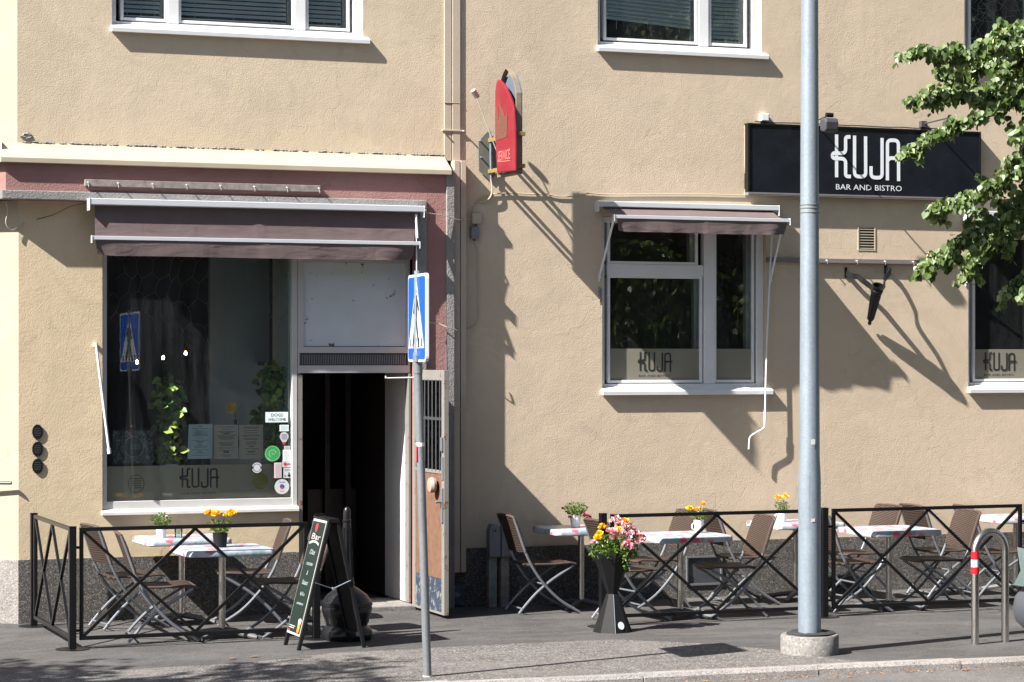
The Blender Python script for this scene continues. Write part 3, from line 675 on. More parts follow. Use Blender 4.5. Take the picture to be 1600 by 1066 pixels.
b = MB(); lettering(b, PX(281, Yg), PX(342, Yg), PZ(310, 762, Yg), PZ(310, 731, Yg), Yg+.0305, True); text(b, 'BAR AND BISTRO', (PX(285, Yg)+PX(339, Yg))/2, PZ(310, 773, Yg), .028, Yg+.0302, width=PX(339)-PX(285))
b.build('lettering', M['letter_dark'], SF)
# threshold
MB().box(sx_(466), sx_(641), -.16, .6, -.02, .045).build('threshold', M['concrete'], B, bevel=.01)
# shop interior (dark room) and vestibule
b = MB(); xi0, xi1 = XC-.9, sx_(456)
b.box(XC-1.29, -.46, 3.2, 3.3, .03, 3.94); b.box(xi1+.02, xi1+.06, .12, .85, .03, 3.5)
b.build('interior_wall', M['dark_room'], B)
MB().box(xi1-.005, xi1+.015, .115, .65, zsill, 3.5).build('interior_wall', M['paper'], B)
b = MB(); xv = onY(328, 600, 1.4).x; xq = onY(470, 600, 1.4).x; b.box(xv, xq, 1.4, 1.46, .03, 3.5); b.build('interior_wall', M['teal_room'], B)
b = MB(); b.box(so[0]+.01, xi1-.01, .16, .55, zsill-.06, zsill-.02); b.build('window_shelf', M['dark_wood'], B)
MB().box(sx_(641)+.0, sx_(641)+.05, .112, .76, .05, sz_(550, 584)+.2).build('vestibule_wall', M['whitewall'], B)
MB().box(sx_(641)+.0, sx_(641)+.09, .77, 1.9, .05, sz_(550, 584)+.2).build('vestibule_wall', M['dark_wood'], B)
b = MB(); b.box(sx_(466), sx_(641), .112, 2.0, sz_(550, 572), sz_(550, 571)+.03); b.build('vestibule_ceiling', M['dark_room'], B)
b = MB(); x = sx_(470); b.box(x, x+.04, .115, .9, .05, sz_(550, 588)); il = b.build('door', M['dark_wood'], B, label='dark inner door leaf folded back inside'); 
MB().box(x-.003, x-.001+.0, .13, .23, .9, 2.0).build('door_glass', M['glass_clear'], il)
b = MB()
for px in (508, 540, 566): q = onY(px, 600, 1.6).x; b.box(q, q+.05, 1.6, 1.66, .05, 2.2)
b.box(onY(480, 600, 1.7).x, onY(600, 600, 1.7).x, 1.68, 1.7, .05, 1.0); b.build('inner_door_frame', M['dark_wood'], B)
# open front door leaf, perpendicular to the wall
xd = sx_(645, -.12); y0d, y1d = -.12, -.97; zd0, zd1 = .03, PZ(645, 578, -.12); T = .045
dr = MB(); w = .07
dr.box(xd, xd+T, y1d, y1d+w, zd0, zd1); dr.box(xd, xd+T, y0d-w, y0d, zd0, zd1)
z2 = onX(670, 733, xd).z; z3 = onX(670, 900, xd).z
for a, c in ((zd1-.09, zd1), (z2-.03, z2), (zd0, zd0+.02)): dr.box(xd+.001, xd+T-.001, y1d+w+.0005, y0d-w-.0005, a, c)
D = dr.build('door', M['frame_rust'], B, bevel=.003, label='open weathered front door leaf with rusty edge')
MB().box(xd+.018, xd+.026, y1d+w, y0d-w, z2, zd1-.09).build('door_glass', M['glass_clear'], D)
MB().box(xd+.030, xd+.034, y1d+w, y0d-w, z2, zd1-.09).build('door_backing', basic('grey_green_glass_backing', (.16, .22, .21), .6), D)
MB().box(xd+.008, xd+T-.004, y1d+w, y0d-w, z3, z2-.031).build('door_panel', M['plank'], D)
MB().box(xd+.005, xd+T-.002, y1d+w, y0d-w, zd0+.021, z3-.002).build('kick_plate', M['kick'], D)
b = MB()
for i in range(7): y = y1d+w+.05+i*(y0d-y1d-2*w-.1)/6; b.tube([(xd+.004, y, z2-.01), (xd+.004, y, zd1-.08)], .007, 6)
b.box(xd-.001, xd+.007, y1d+w, y0d-w, (z2+zd1)/2+.0, (z2+zd1)/2+.025); b.build('door_bars', M['darkgrey'], D)
b = MB(); pk = onX(674, 758, xd-.05); b.lathe([(.004, 0), (.06, .006), (.07, .03), (.062, .055), (.02, .07)], n=24)
K = Matrix.Translation(Vector((xd-.075, pk.y, pk.z))) @ Matrix.Rotation(pi/2, 4, 'Y')
b.v = [tuple(K @ Vector(v)) for v in b.v]; b.build('door_knob', basic('worn_wood_knob', (.34, .26, .20), .5), D, smooth=True)
b = MB(); b.box(xd-.015, xd, y1d+.012, y1d+.055, pk.z-.32, pk.z-.02); b.box(xd-.02, xd, y1d+.01, y1d+.05, pk.z+.3, pk.z+.42); b.tube([(xd-.01, y1d+.03, pk.z-.14), (xd-.07, y1d+.03, pk.z-.14)], .012)
b.box(xd-.012, xd, y1d+.01, y1d+.05, pk.z+.05, pk.z+.25); b.build('lock', M['galv_dark'], D, bevel=.003)
b = MB(); b.box(xd+T+.0, xd+T+.012, y1d+.05, y1d+.09, onX(697, 825, xd).z, onX(697, 735, xd).z); b.build('pull_handle', M['black'], D)
b = MB(); c = onX(699, 846, xd+T+.05); b.tube([c+Vector((-.05, 0, 0)), c], [.02, .032], 16); b.build('door_stop', basic('copper_knob', (.5, .22, .1), .4, .5), D, smooth=True)
b = MB(); p0 = onY(603, 591, -.10); b.tube([p0, onY(648, 590, -.14)], .006); b.tube([p0, p0+Vector((0, 0, .02))], .008); b.build('closer_arm', M['white'], D)

# ------------------------------------------------------------------ things inside the shop window
def leafadd(mb, c, d, up, s, w=.8, fold=.25):
    d = d.normalized(); r = d.cross(up)
    if r.length < .01: r = Vector((1, 0, 0))
    r = r.normalized(); u = r.cross(d); w2 = s*w*.5
    b_ = c; l1 = c+d*s*.18+r*w2*.85+u*fold*w2; l2 = c+d*s*.55+r*w2+u*fold*w2*.9; tp = c+d*s*1.05-u*.06*s; r1 = c+d*s*.18-r*w2*.85+u*fold*w2; r2 = c+d*s*.55-r*w2+u*fold*w2*.9
    mb.add([b_, l1, l2, tp, r2, r1], [(0, 1, 2, 3), (0, 3, 4, 5)])
def rv(rnd): 
    return Vector((rnd.gauss(0, 1), rnd.gauss(0, 1), rnd.gauss(0, 1))).normalized()
def vine(name, label, path, n, r, s, seed):
    rnd = random.Random(seed); P = smoothline(path, 8); root = empty(name, label, 'house plant', P[0])
    o = P[0]; b = MB(); st = MB(); st.tube([p-o for p in P], .006, 5)
    for i in range(n):
        p = rnd.choice(P)-o+rv(rnd)*r*rnd.random(); d = rv(rnd); d.z = d.z*.5-.4; leafadd(b, p, d, Vector((rnd.uniform(-.3, .3), -1, .3)), s*rnd.uniform(.35, 1.0))
    b.build('foliage', M['leaf_house'], root); st.build('stem', M['leaf_house'], root); MB().lathe([(.05, -.14), (.065, 0), (.06, .0), (.055, -.015)], n=20).build('pot', M['potwhite'], root, smooth=True); return root, o
Yp = .17
vine('climbing_plant', 'yellow-green trailing plant in the shop window left of the menus', [onY(268, 725, Yp), onY(262, 690, Yp), onY(268, 655, Yp), onY(260, 620, Yp), onY(265, 600, Yp)], 420, .13, .095, 3)
vine('climbing_plant', 'tall green climbing plant behind the dog sign in the shop window', [onY(418, 700, Yp+.1), onY(415, 660, Yp+.1), onY(425, 630, Yp+.1), onY(422, 600, Yp+.1), onY(428, 582, Yp+.1)], 420, .13, .085, 5)
def cfill(mb, cx, cz, rx, rz, Y, n=24): mb.add([(cx, Y, cz)]+[(cx+rx*cos(2*pi*k/n), Y, cz+rz*sin(2*pi*k/n)) for k in range(n)], [(0, 1+k, 1+(k+1) % n) for k in range(n)])
def ring(mb, cx, cz, r, w, Y, n=32, a0=0, a1=2*pi, sx=1, sz=1):
    m = n
    vs = [(cx+rr*sx*cos(a0+(a1-a0)*k/m), Y, cz+rr*sz*sin(a0+(a1-a0)*k/m)) for rr in (r, r-w) for k in range(m+1)]
    mb.add(vs, [(k, k+1, m+2+k, m+1+k) for k in range(m)])
# sunflower in a dark vase
q = onY(368, 700, Yp); sf = empty('sunflower_vase', 'single yellow sunflower in a slim dark vase behind the menus', 'vase', q)
MB().lathe([(.03, 0), (.035, .05), (.02, .14), (.012, .22), (.014, .25)], n=12).build('vase', M['blackmat'], sf, smooth=True)
b = MB(); c = onY(361, 637, Yp)-q; b.tube([(0, 0, .24), (0, 0, .32), tuple(c)], .004, 5); b.build('stem', M['leaf_pot'], sf)
b = MB(); rnd = random.Random(1)
for k in range(22): a = k/22*2*pi; leafadd(b, c, Vector((cos(a)*.8, -.35, sin(a))), Vector((0, -1, .2)), .06, .4)
b.build('flower', M['petal_yellow'], sf)
b = MB(); 
# menus
def sheet(name, label, px0, px1, py0, py1, mat, lines, Y=Yg+.034, cat='menu', lmat='greyprint', skew=0, group=None):
    x0, x1 = PX(px0, Y), PX(px1, Y); pm = (px0+px1)/2; z0, z1 = PZ(pm, py1, Y), PZ(pm, py0, Y)
    b = MB(); b.prism([(x0-skew, Y, z0), (x1-skew*.4, Y, z0), (x1, Y, z1), (x0, Y, z1)], (0, .002, 0)); o = b.build(name, mat); tag(o, label, cat, group)
    if lines:
        rnd = random.Random(int(px0)); b = MB(); z = z1-(z1-z0)*.07
        while z > z0+(z1-z0)*.07:
            r_ = rnd.random(); h = .0035 if r_ < .8 else .006; wd = (x1-x0)*(rnd.uniform(.35, .8) if h < .005 else rnd.uniform(.15, .3)); cx = (x0+x1)/2-skew*.3
            b.add([(cx-wd/2, Y-.0015, z), (cx+wd/2, Y-.0015, z), (cx+wd/2, Y-.0015, z+h), (cx-wd/2, Y-.0015, z+h)], [(0, 1, 2, 3)]); z -= rnd.choice((.0105, .0105, .02))
        for s in (1, -1):
            e = (x0+x1)/2-skew*.3+s*(x1-x0)*.43; b.add([(e, Y-.0015, z0+.02), (e+.0012, Y-.0015, z0+.02), (e+.0012, Y-.0015, z1-.02), (e, Y-.0015, z1-.02)], [(0, 1, 2, 3)])
        b.build('print', M[lmat], o)
    return o, x0, x1, z0, z1
sheet('menu_sheet', 'pale blue-green menu sheet hanging left of the two tan menus', 295, 332, 663, 717, M['paper'], 1, skew=.012, group='menus in the shop window')
sheet('menu_sheet', 'tan menu sheet in the middle of the three menus', 335, 372, 664, 717, M['paper_tan'], 1, lmat='letter_dark', group='menus in the shop window')
sheet('menu_sheet', 'tan menu sheet on the right of the three menus', 374, 411, 664, 717, M['paper_tan'], 1, lmat='letter_dark', group='menus in the shop window')
o, x0, x1, z0, z1 = sheet('dogs_welcome_sign', 'small white sign reading DOGS WELCOME in the shop window', 415, 450, 644, 660, M['paper'], 0, Y=Yg-.026, cat='sign')
b = MB(); text(b, 'DOGS', (x0+x1)/2, (z0+z1)/2+.006, .040, Yg-.0275); text(b, 'WELCOME', (x0+x1)/2, (z0+z1)/2-.032, .036, Yg-.0275, width=(x1-x0)*.8); b.build('lettering', M['letter_dark'], o)
def sticker(name, label, px, py, rx, mat, Y=Yg-.024):
    c = onY(px, py, Y); b = MB(); cfill(b, c.x, c.z, rx, rx, Y); b.add([(v[0], Y+.002, v[2]) for v in b.v], [f_[::-1] for f_ in b.f]); o = b.build(name, mat); tag(o, label, 'sticker', 'stickers on the shop window'); return o, c
o, c = sticker('round_sticker', 'round green leaf-print sticker on the shop window', 426, 709, .072, M['greensticker']); b = MB(); ring(b, c.x, c.z, .066, .004, c.y-.001); ring(b, c.x, c.z, .035, .006, c.y-.001, 20, .3, 4.2); ring(b, c.x+.01, c.z+.01, .02, .005, c.y-.0012, 20, 3, 7); ring(b, c.x, c.z-.02, .045, .004, c.y-.0015, 16, 3.5, 5.9); b.build('print', basic('light_green', (.35, .6, .35), .5), o)
o, c = sticker('round_sticker', 'white round sticker with a red and blue letter e low on the shop window', 440.5, 760.5, .067, M['signwhite']); b = MB(); ring(b, c.x, c.z, .02, .009, c.y-.001, 24, 1.2, 6.0); text(b, 'card', c.x, c.z-.045, .02, c.y-.001); b.build('print', M['redprint'], o)
b = MB(); ring(b, c.x, c.z, .021, .009, c.y-.0016, 20, -.0, 2.6); b.box(c.x-.018, c.x+.018, c.y-.002, c.y-.0012, c.z-.003, c.z+.004); text(b, 'lounas', c.x, c.z+.035, .02, c.y-.001); b.build('print', basic('navy_print', (.02, .05, .3), .5), o)
o, c = sticker('round_sticker', 'small white round sticker with a dark broken rim on the frosted strip', 401.5, 731, .048, M['letter_dark']); b = MB(); ring(b, c.x, c.z, .046, .010, c.y-.001, 24, .3, 2.85); ring(b, c.x, c.z, .046, .010, c.y-.001, 24, 3.4, 6.0); cfill(b, c.x, c.z, .031, .031, c.y-.0012); b.build('print', M['signwhite'], o)
o, c = sticker('round_sticker', 'blurred yellow round sticker behind the frosted strip on the right', 407, 752, .072, M['yellowprint'], Yg+.0310); b = MB(); 
for k in range(4): b.add([(c.x-.04, c.y-.001, c.z-.03+k*.018), (c.x+.04, c.y-.001, c.z-.03+k*.018), (c.x+.04, c.y-.001, c.z-.025+k*.018), (c.x-.04, c.y-.001, c.z-.025+k*.018)], [(0, 1, 2, 3)])
b.build('print', basic('olive_print', (.3, .25, .05), .6), o)
c = onY(213, 756, Yg+.0310); b = MB(); ring(b, c.x, c.z, .072, .006, c.y, sz=1.1)
for k in range(5): b.add([(c.x-.045, c.y, c.z-.04+k*.02), (c.x+.045, c.y, c.z-.04+k*.02), (c.x+.045, c.y, c.z-.033+k*.02), (c.x-.045, c.y, c.z-.033+k*.02)], [(0, 1, 2, 3)])
tag(b.build('round_sticker', basic('mustard_print', (.26, .21, .06), .6)), 'faded mustard ring sticker on the left of the frosted strip', 'sticker', 'stickers on the shop window')
for lab, a, c_, d, e, mt in (('small teal card sticker near the top of the sticker column', 437, 451, 664, 674, 'paper'), ('small white label on the window above the blue sticker', 444, 453, 697, 703, 'signwhite'), ('pale blue rectangular sticker on the window edge', 442, 454.5, 703, 720, 'blind'),
                             ('white sticker with a red blob beside the pink one', 441, 455.5, 720, 730, 'signwhite'), ('tall pale pink sticker low on the shop window', 428.5, 440, 723, 747, 'pinkpaper'), ('white sticker with a dark figure below the red blob one', 443, 455, 731, 747, 'signwhite')):
    o, x0, x1, z0, z1 = sheet('card_sticker', lab, a, c_, d, e, M[mt], 0, Y=Yg-.026, cat='sticker', group='stickers on the shop window'); b = MB(); m_ = 'greyprint'
    if 'blob' in lab and 'below' not in lab: cfill(b, x0+.025, (z0+z1)/2, .014, .014, Yg-.028); b.box(x0+.04, x1-.01, Yg-.0282, Yg-.028, (z0+z1)/2-.004, (z0+z1)/2+.004); m_ = 'redprint'
    elif 'figure' in lab: cfill(b, x1-.02, z0+.022, .014, .012, Yg-.028); cfill(b, x1-.02, z0+.042, .006, .009, Yg-.028); cfill(b, x0+.012, z0+.02, .005, .007, Yg-.028); b.box(x0+.006, x1-.006, Yg-.0282, Yg-.028, z1-.02, z1-.016); m_ = 'letter_dark'
    else:
        z = z1-.008
        while z > z0+.006: b.box(x0+.008, x1-.008, Yg-.0282, Yg-.028, z-.0015, z); z -= .009
    b.build('print', M[m_], o)
# balloon-shaped sticker
c = onY(444, 684, Yg-.025); b = MB(); b.prism([(c.x+.04*cos(a), c.y, c.z+.01+.04*sin(a)) for a in [k/16*pi*1.3-.15*pi for k in range(17)]]+[(c.x, c.y, c.z-.07)], (0, .002, 0)); o = b.build('balloon_sticker', M['signwhite']); tag(o, 'white map-pin shaped sticker with a red tip on the window edge', 'sticker', 'stickers on the shop window')
b = MB(); b.prism([(c.x-.018, c.y-.001, c.z-.038), (c.x+.018, c.y-.001, c.z-.038), (c.x, c.y-.001, c.z-.069)], (0, -.0006, 0)); b.build('tip', M['redprint'], o)
b = MB(); [b.box(c.x-.025, c.x+.025, c.y-.0016, c.y-.001, c.z+.03-k*.010, c.z+.032-k*.010) for k in range(5)]; b.build('print', M['greyprint'], o)
# picture of bottle caps with a ring emblem
x0, x1, z0, z1 = PX(176, .14), PX(240, .14), PZ(208, 725, .14), PZ(208, 672, .14)
b = MB(); b.box(x0, x1, .14, .15, z0, z1); o = b.build('bottle_cap_picture', basic('dark_picture', (.05, .065, .06), .6, var=.4, vs=30)); tag(o, 'dark picture of scattered bottle caps standing in the left of the shop window', 'picture')
b = MB(); rnd = random.Random(8)
for i in range(330): cfill(b, rnd.uniform(x0+.01, x1-.01), rnd.uniform(z0+.01, z1-.01), r_ := rnd.uniform(.006, .011), r_, .1395-i*.000004, 9)
b.build('caps', leafmat('cap_colours', [(.10, .14, .13), (.2, .25, .24), (.12, .2, .08), (.25, .1, .08), (.3, .36, .34)], 0), o)
cx, cz = (x0+x1)/2+.005, (z0+z1)/2; b = MB(); cfill(b, cx, cz, .09, .09, .1375); b.build('disc', basic('dark_teal', (.05, .07, .07), .6), o)
b = MB(); ring(b, cx, cz, .092, .008, .1365)
for k in range(5): ring(b, cx-.034+k*.018, cz, 0.028, .010, .1365, 14, -1.2, 1.2, sx=.6)
b.build('emblem', basic('pale_teal', (.28, .36, .35), .6), o)
# glass lantern and pendant bulbs
for i, (px, py) in enumerate(((214, 566), (255, 559), (290, 552))):
    c = onY(px, py, 1.0+.0*i); e = empty('pendant_light', ('leftmost', 'middle', 'rightmost')[i]+' of the three small lit bulbs hanging inside the dark room', 'pendant light', c, group='pendant bulbs in the shop')
    MB().lathe([(.003, -.018), (.012, -.013), (.014, 0), (.009, .014), (.004, .02)], n=12).build('bulb', M['bulb'], e, smooth=True); MB().tube([(0, 0, .02), (0, 0, 3.4-c.z)], .004, 5).build('cord', M['black'], e)
# hexagonal wire netting behind the pane
def net():
    b = MB(); Yn = .15; x0, x1 = PX(172, Yn), PX(452, Yn); z1 = PZ(310, 398, Yn); W_ = x1-x0
    cw = .135; ch = .115; seg = set(); nodes = {}
    def P(i, j):                                        # warped brick lattice
        u = i*cw*.5; v = j*ch*.5
        t = u/W_; sag = .62+.12*sin(t*pi*1.0)-.10*abs(sin(t*pi*2.3))
        zz_ = z1-v*sag/.62*1.0; xw = x0+u+.05*sin(v*7+u*3)+.02*sin(u*17)
        return Vector((min(max(xw, x0), x1), Yn+.02*sin(u*9+v*5), zz_))
    def link(a, c): 
        pa, pc = P(*a), P(*c)
        if (pa-pc).length > .01: m = (pa+pc)/2+Vector((rnd.uniform(-.008, .008), 0, rnd.uniform(-.008, .008))); b.tube([pa, m, pc], .0018, 4, False)
    rnd = random.Random(11); nj = 12; ni = int(W_/cw*2)
    for j in range(0, nj, 3):
        for i in range(0, ni+1, 2):
            o_ = (j//3) % 2
            link((i+o_, j), (i+o_+1, j+1)); link((i+o_, j), (i+o_-1, j+1)); link((i+o_+1, j+1), (i+o_+1, j+3))
    return b
tag(net().build('wire_netting', basic('netting_wire', (.42, .44, .42), .35, .8)), 'loose hexagonal wire netting draped across the top of the shop window', 'netting')

# ------------------------------------------------------------------ awnings
def awning(name, label, x0, x1, zr, rail_y, rail_h, rail_d, bar_y, zbar, fx0, fx1, val, bx0, bx1, fy0=None):
    A = empty(name, label, 'awning', ((x0+x1)/2, 0, zr)); O = Vector(A.location)
    def L(mb): mb.v = [tuple(Vector(v)-O) for v in mb.v]; return mb
    m = MB(); m.box(x0, x1, rail_y-rail_d, rail_y, zr, zr+rail_h); L(m).build('casing', M['alu'], A, bevel=.006)
    m = MB(); m.box(x0-.008, x0-.001, rail_y-rail_d-.004, rail_y+.0, zr-.05, zr+rail_h+.002); L(m).build('end_cap', M['alu'], A, bevel=.003); m = MB(); m.box(x1+.001, x1+.008, rail_y-rail_d-.004, rail_y, zr-.05, zr+rail_h+.002); L(m).build('end_cap', M['alu'], A, bevel=.003)
    m = MB(); m.box(bx0, bx1, bar_y-.03, bar_y+.012, zbar, zbar+.032); m.box(bx0-.006, bx0-.0005, bar_y-.035, bar_y+.016, zbar-.03, zbar+.036); m.box(bx1+.0005, bx1+.006, bar_y-.035, bar_y+.016, zbar-.03, zbar+.036); L(m).build('front_bar', M['alu'], A, bevel=.005)
    # cloth: from casing to bar
    rnd = random.Random(int(abs(x0)*100)); fy0 = fy0 if fy0 is not None else rail_y-rail_d*.5
    m = MB(); nx, ny = 48, 8
    for j in range(ny+1):
        t = j/ny
        for i in range(nx+1):
            s = i/nx; x = (x0+.05)*(1-t)+fx0*t + ((x1-.05)*(1-t)+fx1*t-((x0+.05)*(1-t)+fx0*t))*s
            sag = .012*sin(pi*t)*(1+.4*sin(s*9)); y = fy0*(1-t)+bar_y*t; z = (zr-.002)*(1-t)+(zbar+.02)*t-sag
            seam = .006*math.exp(-((s-.5)/.012)**2); m.v.append((x, y-seam, z))
    m.f = [(j*(nx+1)+i, j*(nx+1)+i+1, (j+1)*(nx+1)+i+1, (j+1)*(nx+1)+i) for j in range(ny) for i in range(nx)]
    L(m).build('cloth', M['fabric'], A, smooth=True)
    m = MB(); nx, ny = 80, 8
    for j in range(ny+1):
        t = j/ny
        for i in range(nx+1):
            s = i/nx; x = fx0+(fx1-fx0)*s + (.02*t*(1 if s < .5 else -1)*(abs(s-.5)*2)**6)
            y = bar_y-.022+.006*t*sin(s*19)+.003*t*t*sin(s*53+1)+.035*t*math.exp(-((s-1)/.05)**2)+.02*t*math.exp(-(s/.04)**2)-.004*math.exp(-((s-.52)/.01)**2)
            z = zbar-.002-val*t*(1-.02*sin(s*7)*t-.10*math.exp(-((s)/.03)**2)-.06*math.exp(-((s-1)/.05)**2)); m.v.append((x, y, z))
    m.f = [(j*(nx+1)+i, j*(nx+1)+i+1, (j+1)*(nx+1)+i+1, (j+1)*(nx+1)+i) for j in range(ny) for i in range(nx)]
    L(m).build('valance', M['fabric'], A, smooth=True)
    return A, O, L
# left awning
Yr = -.22
A1, O1, L1 = awning('awning', 'wide mauve-brown awning over the shop window and door', PX(139, Yr), PX(659, Yr), PZ(400, 325.5, -.28), -.1712, .055, .109, -.255, PZ(400, 379, -.27), PX(149, -.27), PX(648, -.27), .135, PX(144, -.27), PX(655, -.27), fy0=-.215)
m = MB(); x = PX(650, -.25); m.tube([(x, -.25, PZ(650, 335, -.25)), (x, -.29, PZ(650, 372, -.29))], .012); m.tube([(x+.005, -.24, PZ(650, 345, -.25)), (x+.012, -.24, PZ(650, 440, -.25)), (x+.03, -.24, PZ(655, 600, -.25))], .007)
L1(m).build('arm', M['alu'], A1, smooth=True)
# middle awning
def midawning(dx, label, with_crank):
    ry = -.001; by = -.40
    A, O, L = awning('awning', label, PX(934, -.06)+dx, PX(1214, -.06)+dx, PZ(1075, 326, -.1), ry, .05, .10, by, PZ(1095, 344.5, by), PX(963, by)+dx, PX(1229, by)+dx, .12, PX(959, by)+dx, PX(1232, by)+dx)
    for (pa, pb) in (((959, 344), (937, 430)), ((1223, 350), (1204, 436))):
        m = MB(); a = onY(*pa, by); q = onY(*pb, -.02); a.x += dx; q.x += dx; m.tube([a, q], .011); m.tube([q, q+Vector((0, .0, -.03))], .015); m.tube([q+Vector((-.0, .01, -.06)), q+Vector((0, .01, .03))], .008)
        L(m).build('arm', M['alu'], A, smooth=True)
    if with_crank:
        m = MB(); pts = [onY(1206, 365, -.05), onY(1203, 430, -.06), onY(1198, 543, -.08), onY(1195.5, 640, -.09), onY(1195, 663, -.09), onY(1192, 670, -.09), onY(1175, 680, -.09), onY(1171, 687, -.09), onY(1170, 702, -.09)]
        m.tube(smoothline(pts, 4), .0085); m.tube([pts[3], pts[4]], .012); L(m).build('crank', M['white'], A, smooth=True)
    return A
midawning(0, 'mauve-brown awning over the middle ground-floor window', True)
midawning(DXW, 'mauve-brown awning over the right-hand window behind the tree', False)
# separate crank hanging left of the shop window
m = MB(); a = onY(150, 536, YW_-.05); q = onY(171, 709, YW_-.09); m.tube([a, q], .012); m.tube([q-(q-a)*.05, q], .017); m.box(a.x-.014, a.x+.014, a.y, YW_, a.z-.03, a.z+.0)
tag(m.build('awning_crank', M['white'], smooth=True), 'white awning crank rod leaning against the left of the shop window', 'crank')

# ------------------------------------------------------------------ red hanging sign
xb = PX(761, 0)
def bx(px, py, o=0.0): return onX(px, py, xb+o)
zA = bx(775, 215).z; zB = bx(775, 265).z
HS = empty('hanging_sign', 'narrow faded red pointed sign projecting from the wall on tan brackets', 'hanging sign', (xb, 0, zB))
OH = Vector(HS.location)
def LH(mb): mb.v = [tuple(Vector(v)-OH) for v in mb.v]; return mb
red = [(777, 124), (774.5, 131), (773, 142), (773, 203), (774.5, 240), (776, 271), (804.6, 267.5), (804.5, 235), (804, 203), (802, 172), (799, 160), (795, 149), (790.5, 139), (786, 131), (781, 125.5)]
m = MB(); P = [bx(*q, -.03) for q in red]; m.prism(P, (.030, 0, 0)); LH(m).build('red_panel', M['red'], HS, bevel=.012)
c0 = bx(788, 170, -.022)
m = MB(); crown = [(776, 220), (775.5, 176), (778, 168), (779.5, 188), (782, 158), (784.5, 170), (787, 174), (789, 184), (793, 176), (792, 214)]
m.prism([bx(a, c, -.0315) for a, c in crown], (-.0015, 0, 0)); LH(m).build('emblem', basic('worn_bronze_print', (.12, .045, .03), .6, var=.6, vs=60), HS)
m = MB(); ph = bx(779, 247, -.0235); pe = bx(798, 236, -.0235); dirv = (pe-ph); ln = dirv.length; 
text(m, 'SERVICE', 0, 0, .085, 0, align='LEFT', face=lambda u, v: Vector((xb-.0325, ph.y-u*.98, ph.z+v*1.5-.03)), width=ln*1.02); LH(m).build('lettering', basic('faded_pink_letter', (.62, .16, .15), .6, var=.4, vs=40), HS)
m = MB(); a_, c_ = bx(778, 253, -.032), bx(797, 251, -.032); m.bar(a_, c_, .002, .004); LH(m).build('line', basic('faded_pink_line', (.7, .2, .2), .6), HS)
# arched frame band
ya, yb_ = bx(774, 200).y-.02, bx(804.5, 200).y-.01; zb0, zs_ = bx(803, 272).z, bx(803, 133).z; zap = bx(788, 105).z; ymid = bx(788, 104).y
def sidec(y1): return [(y1+(ymid-y1)*(1-cos(t*pi/2))*.55+(ymid-y1)*t*.45, zs_-.07+(zap-zs_+.07)*(.6*sin(t*pi/2)+.4*t)) for t in [k/7 for k in range(8)]]
outer = [(yb_, zb0)]+sidec(yb_); inner = [(ya, zb0)]+sidec(ya); loop = outer+inner[::-1][1:]+[(yb_, zb0)]
m = MB(); nl = len(loop)-1; cyc = (ya+yb_)/2; czc = zs_-.25
for x in (xb+.010, xb+.055):
    m.v += [(x, y, z) for y, z in loop[:-1]]; m.v += [(x, y+(cyc-y)*.07, z+(czc-z)*.035) for y, z in loop[:-1]]
for k in range(nl):
    a_, c_ = k, (k+1) % nl; m.f += [(a_, c_, 2*nl+c_, 2*nl+a_), (nl+a_, 3*nl+a_, 3*nl+c_, nl+c_), (a_, nl+a_, nl+c_, c_), (2*nl+a_, 2*nl+c_, 3*nl+c_, 3*nl+a_)]
LH(m).build('frame', basic('weathered_band', (.22, .18, .13), .6, var=.35, vs=6), HS)
m = MB(); m.prism([(xb+.057, y, z) for y, z in [(yb_, zb0)]+sidec(yb_)[:5]+sidec(ya)[:5][::-1]+[(ya, zb0)]], (.010, 0, 0)); LH(m).build('rear_panel', basic('pale_blue_panel', (.10, .13, .17), .5), HS)
m = MB()
for py in (217, 266):
    z = bx(773, py, 0).z; m.box(xb+.002, xb+.009, yb_-.045, -.02, z-.018, z+.018); m.box(xb+.068, xb+.080, yb_-.045, -.02, z-.018, z+.018); m.box(xb-.0225, xb+.0675, yb_-.045, yb_-.02, z-.018, z+.018)
LH(m).build('bracket', M['tan'], HS, bevel=.002)
m = MB(); hx = [(761, 205.6), (747, 221), (748, 267), (765, 282.5), (779, 268), (778, 221)]; m.prism([onY(a, c, -.012) for a, c in hx], (0, -.008, 0)); LH(m).build('wall_plate', M['olive'], HS, bevel=.002)
m = MB()
for q in ((750, 220), (751, 246)): p = onY(*q, -.02); m.tube([p, p+Vector((0, -.035, 0))], .008)
p = onY(768, 245, -.02); m.tube([onY(766, 205, -.035), onY(767, 280, -.035)], .009); LH(m).build('bolt', M['galv'], HS)
for (pa, ya_, pb, yb2, dirx) in (((776, 236), -.26, (742, 146), -.20, 1), ((808, 200), -.5, (811, 148), -.42, -1)):
    a_ = onY(*pa, ya_); q = onY(*pb, yb2); m = MB(); m.tube([a_, q], .005, 6); d_ = Vector((.45, .2, -.5)).normalized() if dirx > 0 else Vector((.1, .3, -.6)).normalized()
    m.tube([q-d_*.035, q+d_*.045], .026, 16); LH(m).build('spotlight', basic('satin_lamp_can', (.42, .40, .34), .35, .3), HS, smooth=True)
m = MB(); m.tube(smoothline([onY(767, 280, -.04), onY(769, 296, -.04), onY(766, 308, -.03), onY(757, 315, -.02), onY(748, 316, -.01)], 5), .008, 6)
LH(m).build('cable', M['flash'], HS, smooth=True)

